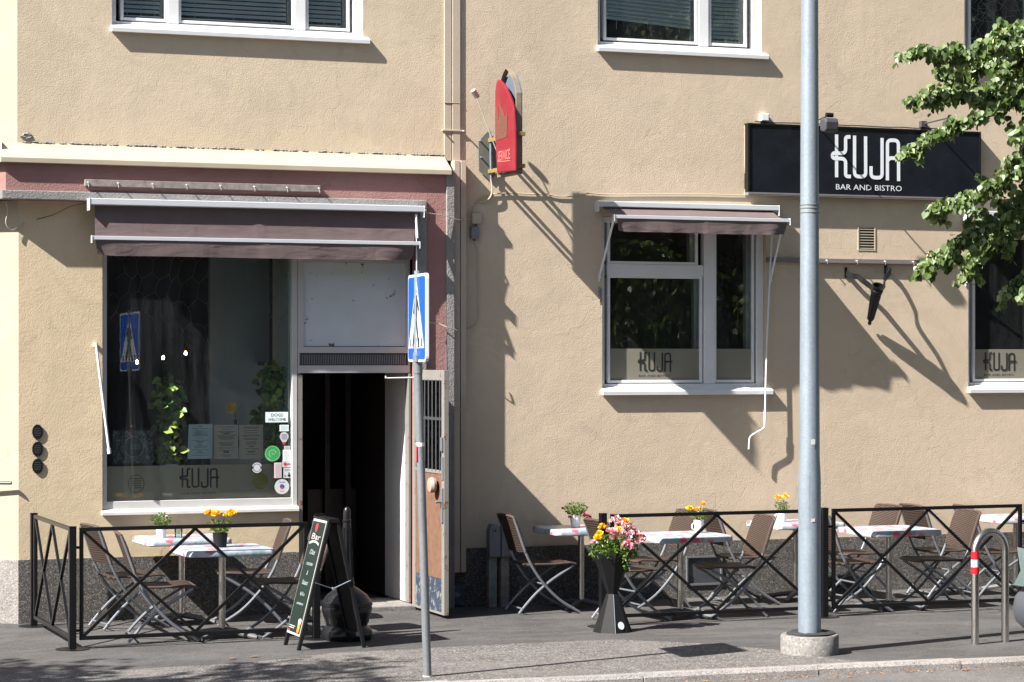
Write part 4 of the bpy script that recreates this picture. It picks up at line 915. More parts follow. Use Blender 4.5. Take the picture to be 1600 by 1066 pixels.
# ------------------------------------------------------------------ wall cables and boxes
def cable(label, pts, r=.005, mat='flash', Y=-.012):
    P = [onY(p[0], p[1], p[2] if len(p) > 2 else Y) for p in pts]; c = P[0].copy(); m = MB(); m.tube([p-c for p in smoothline(P, 5)], r, 6)
    o = m.build('wall_cable', M[mat], smooth=True); o.location = c; tag(o, label, 'cable'); return o
cable('cream cable running along the wall from the red sign to the middle awning', [(736, 335), (742, 318), (757, 306), (775, 303), (800, 302), (830, 303.5), (852, 303), (872, 307), (900, 306.5), (920, 302), (932, 303), (960, 304), (1000, 303.5), (1060, 303.5), (1110, 304), (1155, 305), (1164, 300), (1164, 250), (1164, 196)], .006)
cable('thin cable dropping from the grey junction box to the shopfront pillar', [(739, 372), (744, 386), (746, 395), (746.5, 450), (747, 490), (741, 508), (728, 514), (712, 516, -.15)], .006, 'pipe')
cable('thin wire looping from the shopfront pillar across the pink render', [(712, 515, -.17), (700, 512, -.2), (685, 506, -.18), (668, 504, -.2)], .005, 'flash')
cable('thin wire strung from the wide awning to the cream junction box', [(658, 331, -.25), (675, 334, -.22), (700, 338, -.18), (715, 343, -.15), (736, 342, -.03)], .004, 'flash')
cable('loose thin wire hanging from the grey ledge at the left corner', [(135, 317, -.14), (110, 323, -.09), (85, 335, -.03), (57, 343, -.008)], .003, 'darkgrey')
cable('bundle of cream cable looped at the top of the left corner', [(9, 316, -.10), (12, 330, -.06), (9, 348, -.05), (16, 359, -.04), (24, 357, -.03), (38, 348, -.02)], .005, 'flash')
def jbox(label, px, py, w, h, d, mat):
    c = onY(px, py, -.001); J = empty('junction_box', label, 'junction box', c); MB().box(-w/2, w/2, -d, 0, -h/2, h/2).build('casing', M[mat], J, bevel=.006)
    MB().box(-w/2+.008, w/2-.008, -d-.004, -d-.0005, -h/2+.008, h/2-.008).build('lid', M[mat], J, bevel=.003); MB().tube([(0, -.02, -h/2), (0, -.02, -h/2-.02)], .01).build('gland', M['darkgrey'], J)
jbox('square cream junction box beside the downpipe', 743, 342, .095, .10, .05, 'pipe'); jbox('small grey junction box under the cream one', 740, 364, .08, .11, .05, 'galv_dark')
jbox('small white box on top of the black sign', 1192, 184, .085, .075, .05, 'white')
# string-light battens
def batten(label, px0, px1, py0, py1, Y0, Y1, mat, hooks):
    x0, x1 = PX(px0, Y0), PX(px1, Y0); pm = (px0+px1)/2; z0, z1 = PZ(pm, py1, Y0), PZ(pm, py0, Y0); c = Vector((x0, 0, z0)); R_ = empty('batten', label, 'batten', c)
    MB().box(0, x1-x0, Y0, Y1, 0, z1-z0).build('strip', M[mat], R_, bevel=.003)
    for h in hooks:
        xh = PX(h, Y0)-x0; m = MB(); m.tube([(xh, Y0, (z1-z0)*.55), (xh, Y0-.022, (z1-z0)*.55)], .006, 8); m.tube(smoothline([(xh, Y0-.012, (z1-z0)*.5), (xh+.004, Y0-.02, .0), (xh+.002, Y0-.01, -.012)], 3), .0012, 4); m.build('hook', M['white'], R_)
batten('weathered wooden batten with hooks above the wide awning', 133, 501, 285, 295.5, YS-.045, YS-.003, 'wood_rail', (137, 184, 238, 291, 344, 397, 448, 498))
batten('long grey batten with hooks on the wall right of the middle window', 1199, 1512, 405, 412, -.045, -.001, 'greyrail', (1291, 1338, 1382, 1426, 1470, 1508))
# three oval plaques
for i, py in enumerate((675, 702, 728.5)):
    c = onY(58.5, py, YW_-.001); R_ = empty('oval_plaque', ('topmost', 'middle', 'lowest')[i]+' of three small dark oval plaques beside the shop window', 'plaque', c, group='oval plaques on the wall')
    MB().prism([(.046*cos(2*pi*k/28), 0, .064*sin(2*pi*k/28)) for k in range(28)], (0, -.012, 0)).build('plate', M['blackmat'], R_)
    m = MB()
    for k in range(5): w_ = .06*sqrt(max(.05, 1-((k-2)/3.1)**2)); m.box(-w_/2, w_/2, -.0145, -.012, .03-k*.015-.003, .03-k*.015+.002)
    m.build('lettering', M['darkgrey'], R_)
m = MB(); a = onY(18, 755, -.04); m.tube([a+Vector((-.4, .26, 0)), a], .014); m.tube([a+Vector((-.32, .20, 0)), a+Vector((-.28, .26, 0))], .008); tag(m.build('handrail', M['black'], smooth=True), 'short black rail end sticking out at the left corner of the building', 'handrail')

# ------------------------------------------------------------------ bar sign and its floodlights
Yk = -.085
x0, x1 = PX(1169, Yk), PX(1533, Yk); zk0, zk1 = PZ(1350, 310, Yk), PZ(1350, 199, Yk)
KS = empty('bar_sign', 'long black fascia sign reading KUJA BAR AND BISTRO in white', 'sign', ((x0+x1)/2, 0, zk0)); OK_ = Vector(KS.location)
def LK(mb): mb.v = [tuple(Vector(v)-OK_) for v in mb.v]; return mb
LK(MB().box(x0+.02, x1-.02, Yk+.01, -.001, zk0+.03, zk1-.02)).build('board', M['signblack'], KS)
m = MB(); m.box(x0, x0+.019, Yk, -.002, zk0+.03, zk1); m.box(x1-.019, x1, Yk, -.002, zk0+.03, zk1); m.box(x0+.0195, x1-.0195, Yk, -.002, zk1-.019, zk1); LK(m).build('edge_trim', M['black'], KS, bevel=.002)
m = MB(); m.box(x0, x1, Yk-.004, -.002, zk0+.012, zk0+.0295); m.box(x0, x1, Yk-.002, -.002, zk0, zk0+.0115); LK(m).build('edge_trim', M['greyrail'], KS, bevel=.002, label='aluminium strip along the bottom edge')
m = MB(); Yl = Yk+.008; lettering(m, PX(1297.5, Yl), PX(1407, Yl), PZ(1352, 278.5, Yl), PZ(1352, 212, Yl), Yl); text(m, 'BAR AND BISTRO', (PX(1304)+PX(1407))/2-.03, PZ(1355, 297.5, Yl), .076, Yl-.001, width=PX(1407, Yl)-PX(1304, Yl)); 
m.v = [(v[0], v[1], v[2]) for v in m.v]; LK(m).build('lettering', M['letter'], KS)
m = MB(); rnd = random.Random(6)
P = [Vector((x0+.1+i*.16, -.02-.012*rnd.random(), zk1+.012+.012*rnd.random())) for i in range(14)]; m.tube(smoothline(P, 4), .006, 6); LK(m).build('cable', M['darkgrey'], KS)
def flood(label, base, pb, end, pe, head):
    a = onY(*base, pb); e = onY(*end, pe); R_ = empty('floodlight', label, 'floodlight', (a.x, 0, a.z)); o = Vector(R_.location)
    MB().box(-.035, .035, -.05, -.001, -.035, .03).build('wall_box', M['darkgrey'], R_, bevel=.006)
    MB().tube([a-o+Vector((0, .0, 0)), e-o], .008, 8).build('arm', M['darkgrey'], R_, smooth=True)
    q = e-o; m = MB(); m.tube([q+Vector((-.035, 0, 0)), q+Vector((.035, 0, 0))], .022, 12); m.build('joint', M['black'], R_, smooth=True)
    m = MB(); y0, y1 = q.y-.04, q.y+.05; pr = [(y0, -.03), (y0-.02, -.07), (y0-.01, -.15), (y0+.02, -.165), (y1+.01, -.15), (y1+.02, -.06), (y1, -.03)]
    m.prism([(q.x-.07, y, q.z+z) for y, z in pr], (.14, 0, 0)); m.build('lamp_head', M['darkgrey'], R_, bevel=.015)
flood('dark grey floodlight on an arm beside the lamp post above the sign', (1268, 192), -.02, (1296, 180), -.43, None)
flood('dark grey floodlight arm over the right half of the sign behind leaves', (1442, 194), -.02, (1487, 183), -.40, None)

# ------------------------------------------------------------------ torch-like flag holder
p1, p2, pr_ = onY(1321, 426, 0), onY(1383, 421, 0), onY(1371, 450, -.27); tip = onY(1358.5, 506, -.045)
FHD = empty('torch_holder', 'black torch-shaped flag holder on two scrolled arms', 'flag holder', (pr_.x, 0, pr_.z)); of = Vector(FHD.location)
def LF(mb): mb.v = [tuple(Vector(v)-of) for v in mb.v]; return mb
ax = (pr_-tip).normalized(); tl = (pr_-tip).length; q_ = Vector((0, 0, 1)).rotation_difference(ax).to_matrix().to_4x4()
m = MB(); m.lathe([(.0, -.012), (.014, -.008), (.02, .01), (.014, .028), (.016, .03), (.030, .05), (.048, tl-.06), (.058, tl-.05), (.060, tl-.02), (.048, tl-.015), (.052, tl+.01), (.056, tl+.03), (.044, tl+.03), (.042, tl-.02)], n=20)
m.v = [tuple(tip+q_.to_3x3() @ Vector(v)) for v in m.v]; LF(m).build('torch', M['black'], FHD, smooth=True)
m = MB()
for k in range(10):
    a = 2*pi*k/10; m.tube([tip+q_.to_3x3() @ Vector((.030*cos(a), .030*sin(a), .055)), tip+q_.to_3x3() @ Vector((.049*cos(a), .049*sin(a), tl-.065))], .004, 5)
LF(m).build('rib', M['black'], FHD)
def strap(P, w=.052):
    P = smoothline(P, 6); m = MB()
    for i in range(len(P)-1): m.bar(P[i], P[i+1], .010, w, (0, 0, 1))
    return m
aL = strap([p1+Vector((0, -.01, 0)), p1+Vector((.03, -.05, -.03)), p1+Vector((.09, -.09, -.045)), p1.lerp(pr_, .45)+Vector((.03, 0, -.01)), p1.lerp(pr_, .75)+Vector((0, 0, -.015)), pr_+Vector((-.045, 0, -.01))])
LF(aL).build('arm', M['iron'], FHD)
aR = strap([p2+Vector((0, -.01, 0)), p2+Vector((.03, -.05, -.02)), p2+Vector((-.02, -.10, -.05)), p2.lerp(pr_, .5)+Vector((.03, 0, -.015)), p2.lerp(pr_, .75)+Vector((.06, 0, -.01)), pr_+Vector((.045, 0, -.01))])
LF(aR).build('arm', M['iron'], FHD)
m = MB(); m.box(p1.x-.01, p1.x+.012, -.014, -.001, p1.z-.05, p1.z+.05); m.box(p2.x-.01, p2.x+.012, -.014, -.001, p2.z-.05, p2.z+.05); LF(m).build('wall_plate', M['black'], FHD)

# ------------------------------------------------------------------ chairs
def make_chair():
    C = empty('bistro_chair', '', 'chair')
    hw = .215
    back = [(-.335, .86), (-.285, .72), (-.235, .58), (-.165, .43), (-.06, .28), (.09, .13), (.28, .012)]
    seatl = [(.235, .425), (.17, .385), (.03, .30), (-.10, .20), (-.20, .10), (-.275, .012)]
    for s in (1, -1):
        MB().tube(smoothline([(x, s*hw, z) for x, z in back], 4), .0125, 8).build('back_leg', M['chair_tube'], C, smooth=True)
        MB().tube(smoothline([(x, s*(hw-.03), z) for x, z in seatl], 4), .0125, 8).build('front_leg', M['chair_tube'], C, smooth=True)
    m = MB(); nx, ny = 8, 6; T_ = .012
    prof = [(-.19, .435), (-.12, .44), (-.04, .438), (.06, .438), (.15, .444), (.21, .446), (.25, .436)]
    for k, dz in ((0, T_), (1, 0)):
        for (x, z) in prof: 
            for j in range(ny+1):
                yy = (j/ny*2-1)*(.20 if x < .2 else .185); m.v.append((x, yy, z+dz-.006*(1-(j/ny*2-1)**2)))
    n = len(prof); st = ny+1
    for i in range(n-1):
        for j in range(ny):
            a = i*st+j; m.f.append((a, a+st, a+st+1, a+1)); b2 = n*st+a; m.f.append((b2, b2+1, b2+st+1, b2+st))
    for i in range(n-1):
        a = i*st; b2 = n*st+a; m.f.append((a, b2, b2+st, a+st)); a += ny; b2 += ny; m.f.append((a+st, b2+st, b2, a))
    for j in range(ny): m.f.append((j, j+1, n*st+j+1, n*st+j)); a = (n-1)*st+j; m.f.append((a+1, a, n*st+a, n*st+a+1))
    m.build('seat', M['wick_seat'], C, smooth=True)
    m = MB(); e = .01
    m.tube([(x, -.198, z+.004) for x, z in prof]+[(.258, -.17, .437), (.26, 0, .435), (.258, .17, .437)]+[(x, .198, z+.004) for x, z in prof[::-1]], .011, 6); m.build('seat_edge', M['rattan_edge'], C, smooth=True)
    m = MB(); bp = [(-.337, .862), (-.305, .79), (-.28, .72), (-.255, .645), (-.235, .585), (-.225, .55)]
    for dx in (.014, -.010):
        for i, (x, z) in enumerate(bp):
            for j in range(ny+1): t = j/ny*2-1; m.v.append((x+dx-.02*(1-t*t), t*.215, z+(.012*(1-t*t) if i == 0 else 0)))
    n = len(bp)
    for i in range(n-1):
        for j in range(ny):
            a = i*st+j; m.f.append((a, a+st, a+st+1, a+1)); b2 = n*st+a; m.f.append((b2, b2+1, b2+st+1, b2+st))
    for i in range(n-1):
        a = i*st; b2 = n*st+a; m.f.append((a, b2, b2+st, a+st)); a += ny; b2 += ny; m.f.append((a+st, b2+st, b2, a))
    for j in range(ny): m.f.append((j, j+1, n*st+j+1, n*st+j)); a = (n-1)*st+j; m.f.append((a+1, a, n*st+a, n*st+a+1))
    m.build('backrest', M['wick_back'], C, smooth=True)
    m = MB()
    m.tube([(x+.002, -.217, z) for x, z in bp[::-1]]+[(-.35, -.17, .872), (-.358, 0, .876), (-.35, .17, .872)]+[(x+.002, .217, z) for x, z in bp], .012, 6)
    m.build('backrest_edge', M['rattan_edge'], C, smooth=True)
    for x, z in ((-.245, .055), (.235, .05), (-.03, .262), (-.17, .425)): MB().tube([(x, -hw+.012, z), (x, hw-.012, z)], .008, 6).build('crossbar', M['chair_tube'], C, smooth=True)
    return C
CH = [(200, -.62, 8, 'chair with its back to the left corner, at the table nearest the shop window'),
      (251, -1.62, -6, 'leftmost chair at the front table with yellow flowers'),
      (388, -.68, 172, 'chair facing left at the table right under the shop window'),
      (446, -1.62, 186, 'chair facing left behind the green chalkboard'),
      (846, -.72, -2, 'lone shaded chair by the grey meter posts right of the door'),
      (985, -1.62, 4, 'chair directly behind the tall flower planter'),
      (1022, -.70, 181, 'chair facing left against the wall, behind the planter flowers'),
      (1160, -.70, -4, 'chair facing right by the wall beyond the metal-mesh vent'),
      (1140, -1.62, 176, 'chair facing left just left of the lamp post'),
      (1342, -.70, 184, 'chair facing left by the wall just right of the lamp post'),
      (1333, -1.62, -3, 'chair facing right partly hidden by the lamp post and fence post'),
      (1472, -.70, 2, 'chair facing right by the wall, left of the steel bollard'),
      (1462, -1.62, 178, 'chair facing left seen through the steel hoop bollard'),
      (1556, -1.05, -8, 'rightmost chair, beyond the hoop bollard')]
proto = None
for (px, y, deg, lab) in CH:
    c = proto = make_chair() if proto is None else proto
    c = proto if lab == CH[0][3] else copy_tree(proto)
    c.location = (PX(px, y), y, 0); c.rotation_euler.z = radians(deg); tag(c, 'woven '+lab, 'chair', 'folding bistro chairs on the terrace')

# ------------------------------------------------------------------ tables
def make_table():
    T_ = empty('bistro_table', '', 'table'); w, d, h = .36, .33, .73; r = .05
    out = []
    for cx, cy, a0 in ((w-r, d-r, 0), (-w+r, d-r, pi/2), (-w+r, -d+r, pi), (w-r, -d+r, 1.5*pi)): out += arc((cx, cy), r, a0, a0+pi/2, 5)
    n = len(out); m = MB(); k = [(.985, h), (1.0, h-.006), (1.006, h-.02), (1.012, h-.045), (1.0, h-.052)]
    rnd = random.Random(2)
    for s, z in k: m.v += [(x*s, y*s, z+(rnd.uniform(-.004, .004) if z < h-.03 else 0)) for x, y in out]
    m.f = [tuple(range(n))]+[(i*n+j, (i+1)*n+j, (i+1)*n+(j+1) % n, i*n+(j+1) % n) for i in range(len(k)-1) for j in range(n)]+[tuple((len(k)-1)*n+j for j in range(n))[::-1]]
    m.build('table_top', M['oilcloth'], T_, smooth=True)
    MB().lathe([(.028, .05), (.028, h-.06)], n=20).build('column', M['steel'], T_, smooth=True)
    m = MB(); m.box(-.12, .12, -.12, .12, h-.07, h-.055); m.build('mounting_plate', M['blackmat'], T_)
    for k_ in range(4):
        a = pi/4+k_*pi/2; u = Vector((cos(a), sin(a), 0)); m = MB(); P = [u*.02+Vector((0, 0, .06)), u*.12+Vector((0, 0, .05)), u*.25+Vector((0, 0, .028)), u*.33+Vector((0, 0, .016))]
        m.tube(smoothline(P, 3), [.024]*3+[.022]*3+[.02]*3+[.016], 8); m.build('foot', M['chrome'], T_, smooth=True)
    return T_
TB = [(347, -1.62, 'front left table with yellow marigolds in a black pot'), (284, -.40, 'table under the shop window with a small bush in a white pot'),
      (908, -.50, 'table beside the lone chair right of the door'), (1063, -1.58, 'front table behind the flower planter'),
      (1243, -.52, 'table by the wall behind the lamp post'), (1389, -1.60, 'bare front table right of the lamp post'), (1587, -.55, 'rightmost table at the edge of the photo')]
tp = None; TPOS = []
for i, (px, y, lab) in enumerate(TB):
    if i == 0: tp = make_table(); t_ = tp
    else: t_ = copy_tree(tp)
    t_.location = (PX(px, y), y, 0); t_.rotation_euler.z = [0, .01, -.02, pi, .02, pi+.03, -.01][i]; TPOS.append((PX(px, y), y)); tag(t_, 'white floral '+lab, 'table', 'bistro tables on the terrace')

# ------------------------------------------------------------------ flower pots
def flowerhead(b, c, r, rnd, n=26):
    for i in range(n):
        d = rv(rnd); d.z = abs(d.z)*.9+.05; leafadd(b, c+d*r*.25, d+rv(rnd)*.3, rv(rnd), r*rnd.uniform(.75, 1.05), 1.0, .2)
def pot(name, label, x, y, z, r0, r1, h, potmat, leafr, leafh, nleaf, flowers, fmat, lsize=.03, handle=False, seed=1, group='potted plants on the tables', flat=False):
    rnd = random.Random(seed); R_ = empty(name, label, 'potted plant', (x, y, z), group=group)
    m = MB(); m.lathe([(r0, 0), (r1, h), (r1-.004, h), (r1-.008, h-.02)], n=24); 
    if handle: m.tube([( -r1*.9, 0, h*.85), (-r1*1.5, 0, h*.6), (-r1*1.4, 0, h*.3), (-r0, 0, h*.2)], .005, 6)
    m.build('pot', M[potmat], R_, smooth=True)
    MB().lathe([(r1-.009, h-.021), (.001, h-.018)], n=16).build('soil', M['soil'], R_)
    b = MB()
    for i in range(nleaf):
        a = rnd.uniform(0, 2*pi); rr = leafr*sqrt(rnd.random()); t = rnd.random(); p = Vector((rr*cos(a)*(.5+.5*t), rr*sin(a)*(.5+.5*t), h+leafh*t*(1-.45*(rr/leafr)**2)))
        d = Vector((p.x*1.5/leafr, p.y*1.5/leafr, rnd.uniform(-.3, 1.2)))+rv(rnd)*.6; leafadd(b, p, d, rv(rnd), lsize*rnd.uniform(.6, 1.2), .45)
    for i in range(8): a = rnd.uniform(0, 2*pi); b.tube([(0, 0, h-.02), (leafr*.6*cos(a), leafr*.6*sin(a), h+leafh*.8)], .0015, 4)
    b.build('foliage', M['leaf_pot'], R_)
    for (fx, fy, fz, fr) in flowers:
        b = MB(); flowerhead(b, Vector((fx, fy, fz)), fr, rnd); b.tube([(fx*.3, fy*.3, h), (fx, fy, fz)], .0015, 4); b.build('flower', M[fmat], R_)
def ptx(px, y): return PX(px, y)
ZTb = .732
pot('potted_bush', 'small green bush in a white pot on the table under the shop window', ptx(252, -.4), -.4, ZTb, .036, .048, .10, 'potwhite', .10, .11, 420, [(.03, -.05, .18, .012), (-.06, -.03, .15, .012)], 'petal_pink', .022, seed=2)
pot('potted_marigold', 'four orange marigolds in a black pot on the front left table', ptx(344, -1.6), -1.6, ZTb, .05, .062, .115, 'blackmat', .10, .12, 260, [(-.10, 0, .27, .036), (-.04, -.02, .265, .04), (.055, .01, .255, .028), (.10, 0, .265, .04)], 'petal_yellow', .028, seed=3)
pot('potted_carnation', 'leafy plant with small red flowers in a white pot right of the door', ptx(899, -.5), -.5, ZTb, .042, .05, .11, 'potwhite', .11, .12, 420, [(-.12, 0, .17, .018), (.085, -.04, .10, .03), (.12, -.03, .08, .028), (.10, -.05, .06, .03), (-.07, -.04, .09, .02)], 'petal_dark', .026, seed=4)
pot('potted_marigold', 'marigolds in a small ribbed white pot behind the cross-braced fence', ptx(1092, -1.5), -1.5, ZTb, .035, .045, .11, 'potwhite', .085, .11, 200, [(-.09, 0, .21, .032), (-.015, 0, .195, .028), (.03, -.02, .25, .024)], 'petal_yellow', .025, True, 5)
pot('potted_marigold', 'two yellow marigolds in a white cup beside the lamp post', ptx(1222, -.5), -.5, ZTb, .038, .05, .10, 'potwhite', .07, .10, 180, [(-.04, 0, .22, .034), (.04, 0, .23, .034)], 'petal_yellow', .022, True, 6)
# small table things: ashtrays / candle glasses
for px, y, lab in ((279, -.45, 'small clear candle glass beside the white pot at the left'), (920, -.45, 'dark candle glass beside the red-flowered pot')):
    m = MB(); m.lathe([(.032, 0), (.035, .075), (.031, .075), (.028, .006)], n=20); o = m.build('candle_glass', M['glass_clear'] if px < 500 else M['blackmat'], smooth=True); o.location = (ptx(px, y), y, ZTb); tag(o, lab, 'candle glass')

# ------------------------------------------------------------------ fence
def fence_panel(label, a, c, z0=.085, z1=.93, group='black cross-braced fence panels'):
    a = Vector(a); c = Vector(c); R_ = empty('metal_fence', label, 'fence panel', a, group=group); d = c-a; L = d.length; u = d.normalized(); t = .03
    P = lambda s, z: u*s+Vector((0, 0, z))
    MB().bar(P(0, z1), P(L, z1), t, t).build('top_rail', M['black'], R_, bevel=.003); MB().bar(P(0, z0), P(L, z0), t, t).build('bottom_rail', M['black'], R_, bevel=.003)
    for s in (t/2, L-t/2): MB().bar(P(s, z0+t/2+.001), P(s, z1-t/2-.001), t, t, u).build('upright', M['black'], R_, bevel=.003)
    nrm = u.cross(Vector((0, 0, 1)))
    for k in (0, 1):
        s0, s1 = t+k*(L-2*t)/2, t+(k+1)*(L-2*t)/2
        m = MB(); m.bar(P(s0+.0, z1-t/2)+nrm*.0, P(s1, z0+t/2), .022, .022, nrm); m.build('cross_brace', M['black'], R_); m = MB(); m.bar(P(s0, z0+t/2)+nrm*.001, P(s1, z1-t/2)+nrm*.001, .0235, .0235, nrm); m.build('cross_brace', M['black'], R_)
    m = MB()
    for s in (-.02, L+.02):
        for z in (z0+.06, z1-.14): m.box(0, 0, 0, 0, 0, 0) if False else m.bar(P(s-.025, z), P(s+.025, z), .012, .02)
    m.build('hook', M['black'], R_)
def fence_post(label, x, y, h=.95):
    R_ = empty('fence_post', label, 'fence post', (x, y, 0), group='black fence posts'); MB().box(-.028, .028, -.028, .028, .008, h).build('post', M['black'], R_, bevel=.004)
    MB().lathe([(.13, 0), (.13, .006), (.03, .008)], n=28).build('base_plate', M['iron'], R_); MB().box(-.03, .03, -.03, .03, h, h+.006).build('cap', M['black'], R_, bevel=.002)
FY = -1.99
fx = [PX(113, FY), PX(494, FY), PX(942, FY), PX(1288, FY), PX(1602, FY)]
fence_post('black fence post at the front left corner of the terrace', fx[0], FY); fence_post('black fence post against the wall at the far left', fx[0], -.25)
fence_post('black fence post behind the green chalkboard', fx[1], FY); fence_post('black fence post behind the flower planter', fx[2], FY)
fence_post('black fence post just right of the lamp post', fx[3], FY); fence_post('black fence post at the right edge of the photo', fx[4]+.03, FY)
fence_panel('black fence panel running from the wall to the left corner post', (fx[0], -.32, 0), (fx[0], FY+.06, 0)); fence_panel('black fence panel in front of the left tables', (fx[0]+.055, FY, 0), (PX(480, FY), FY, 0))
fence_panel('black fence panel between the planter and the lamp post', (PX(954, FY), FY, 0), (fx[3]-.06, FY, 0)); fence_panel('black fence panel between the lamp post and the hoop bollard', (PX(1300, FY), FY, 0), (fx[4]-.04, FY, 0))
fence_panel('black fence panel continuing past the right edge', (fx[4]+.1, FY, 0), (fx[4]+2.1, FY, 0))

# ------------------------------------------------------------------ chalkboard
AB = empty('chalkboard', 'tall green A-frame chalkboard with chalk writing beside the doorway', 'chalkboard', (-2.52, -2.35, 0)); OA = Vector(AB.location)
xT = PX(508, -2.45); zT = 1.0; yA, yBk = -2.30, -2.68; xF, xR = -2.79, -2.26
def fpt(t, y, off=0): # along the front leg from the ground (t=0) to the top
    d = Vector((xT-.03-xF, 0, zT)).normalized(); n_ = Vector((-d.z, 0, d.x)); return Vector((xF, y, 0))+Vector((xT-.03-xF, 0, zT))*t+n_*off
def LA(mb): mb.v = [tuple(Vector(v)-OA) for v in mb.v]; return mb
m = MB(); up_ = Vector((0, 1, 0))
for y in (yA, yBk): m.bar(fpt(0, y), fpt(1, y), .028, .03, (0, 1, 0))
m.bar(fpt(.985, yA-.02), fpt(.985, yBk+.02), .03, .03); m.bar(fpt(.11, yA-.02), fpt(.11, yBk+.02), .03, .03); LA(m).build('front_frame', M['blackmat'], AB, bevel=.002)
m = MB(); m.prism([fpt(.10, yA-.01, .014), fpt(.10, yBk+.01, .014), fpt(.99, yBk+.01, .014), fpt(.99, yA-.01, .014)], fpt(0, 0, .004)-fpt(0, 0, 0)); LA(m).build('board', basic('board_edge_white', (.34, .34, .33), .5), AB)
m = MB(); m.prism([fpt(.118, yA-.024, .019), fpt(.118, yBk+.024, .019), fpt(.972, yBk+.024, .019), fpt(.972, yA-.024, .019)], fpt(0, 0, .002)-fpt(0, 0, 0)); LA(m).build('board_face', M['chalkgreen'], AB)
W_ = abs(yBk-yA); yc = (yA+yBk)/2
def ft(u, v, t0): # text mapping, u to the camera side
    return fpt(t0+v, yc-u, .022)
m = MB()
for s, t0, sz, wd in (('Olut', .72, .055, .14), ('LAPIN KULTA', .635, .03, .18), ('&', .56, .05, None), ('Sandels', .485, .048, .16), ('4,50 e', .40, .04, .12), ('palvelemme', .33, .03, .18)):
    if s in ('LAPIN KULTA', 'Sandels'): s = {'LAPIN KULTA': 'SIIDERI', 'Sandels': 'Salaatti'}[s]
    text(m, s, 0, 0, sz, 0, face=lambda u, v, t0=t0: ft(u, v, t0), width=wd, shear=.3)
m.v = [tuple(v) for v in m.v]; LA(m).build('chalk_writing', M['chalk'], AB)
m = MB(); text(m, 'Bar', 0, 0, .075, 0, face=lambda u, v: ft(u, v*.9, .835), width=.24, shear=.1)
P = [ft(-.13+.26*k/10, .0+.02*sin(k/10*pi), .80) for k in range(11)]
for i in range(10): m.bar(P[i], P[i+1], .004, .018)
m.prism([ft(-.14, 0, .145), ft(.0, 0, .145), ft(.0, .006, .145), ft(-.14, .006, .145)], (-.001, 0, 0)); m.prism([ft(-.14, 0, .16), ft(.02, 0, .16), ft(.02, .006, .16), ft(-.14, .006, .16)], (-.001, 0, 0))
LA(m).build('emblem', basic('dull_white_print', (.36, .36, .35), .6), AB)
m = MB(); m.prism([ft(-.03+.03*cos(k/12*2*pi), .035*sin(k/12*2*pi)+.0, .925) for k in range(12)], (-.0015, 0, 0)); m.prism([ft(-.15, 0, .12), ft(-.10, 0, .12), ft(-.10, .012, .12), ft(-.15, .012, .12)], (-.001, 0, 0)); LA(m).build('red_mark', M['redprint'], AB)
m = MB(); m.prism([ft(.09, 0, .125), ft(.14, 0, .125), ft(.15, .075, .125), ft(.08, .075, .125)], (-.001, 0, 0)); LA(m).build('beer_glass', M['beer'], AB)
m = MB(); m.prism([ft(.115+.04*cos(k/12*2*pi), .022*sin(k/12*2*pi)+.085, .125) for k in range(12)], (-.0012, 0, 0)); LA(m).build('beer_foam', M['signwhite'], AB)
m = MB()
for y in (yA, yBk): m.bar((xT+.03, y, zT), (xR, y, 0), .028, .03, (0, 1, 0))
m.bar((xT+.03, yA, zT-.01), (xT+.03, yBk, zT-.01), .03, .03); m.bar((xR-.03, yA, .1), (xR-.03, yBk, .1), .02, .03); LA(m).build('rear_frame', M['blackmat'], AB, bevel=.002)
d2 = Vector((xR-xT-.03, 0, -zT)); m = MB(); q0 = Vector((xT+.03, 0, zT))
m.prism([q0+d2*.03+Vector((0, yA-.015, 0)), q0+d2*.03+Vector((0, yBk+.015, 0)), q0+d2*.88+Vector((0, yBk+.015, 0)), q0+d2*.88+Vector((0, yA-.015, 0))], (.008, 0, .004)); LA(m).build('rear_board', M['blackmat'], AB)
m = MB(); mid = Vector(((xT+xF+xR+xT)/4, yBk-.012, .47)); m.bar(fpt(.52, yBk-.018), mid, .004, .02, (0, 1, 0)); m.bar(mid, q0+d2*.47+Vector((0, yBk-.018, 0)), .004, .02, (0, 1, 0)); m.tube([mid+Vector((0, .01, 0)), mid+Vector((0, -.014, 0))], .011, 10); LA(m).build('stay', M['galv'], AB)
m = MB(); m.bar((xT-.04, yA, zT+.02), (xT+.04, yA, zT+.02), .01, .02); m.box(xT-.045, xT+.045, yBk-.02, yA+.02, zT-.02, zT+.012); LA(m).build('hinge', M['black'], AB, bevel=.003)

# ------------------------------------------------------------------ cast iron ash stand
AS = empty('ash_stand', 'black ribbed urn-shaped ash stand with a tall tapering neck', 'ash stand', (PX(542, -2.1), -2.1, 0))
MB().lathe([(.19, 0), (.205, .02), (.205, .07), (.185, .095), (.165, .115), (.17, .13), (.198, .22), (.205, .25), (.2, .27), (.206, .275), (.206, .30), (.195, .31), (.16, .36), (.09, .41), (.04, .44)], n=40).build('urn', M['iron'], AS, smooth=True)
m = MB()
for k in range(16): a = 2*pi*k/16; u = Vector((cos(a), sin(a), 0)); m.bar(u*.168+Vector((0, 0, .135)), u*.196+Vector((0, 0, .25)), .010, .012, u)
m.build('rib', M['darkgrey'], AS, bevel=.003)
MB().lathe([(.05, .42), (.062, .45), (.05, .5), (.038, .75), (.032, .92), (.030, .94), (.034, .945), (.034, .96), (.028, .965), (.028, 1.03), (.024, 1.05), (.010, 1.065)], n=20).build('neck', M['iron'], AS, smooth=True)
m = MB()
for k in range(10): a = 2*pi*k/10; u = Vector((cos(a), sin(a), 0)); m.tube([u*.052+Vector((0, 0, .5)), u*.033+Vector((0, 0, .9))], .006, 5)
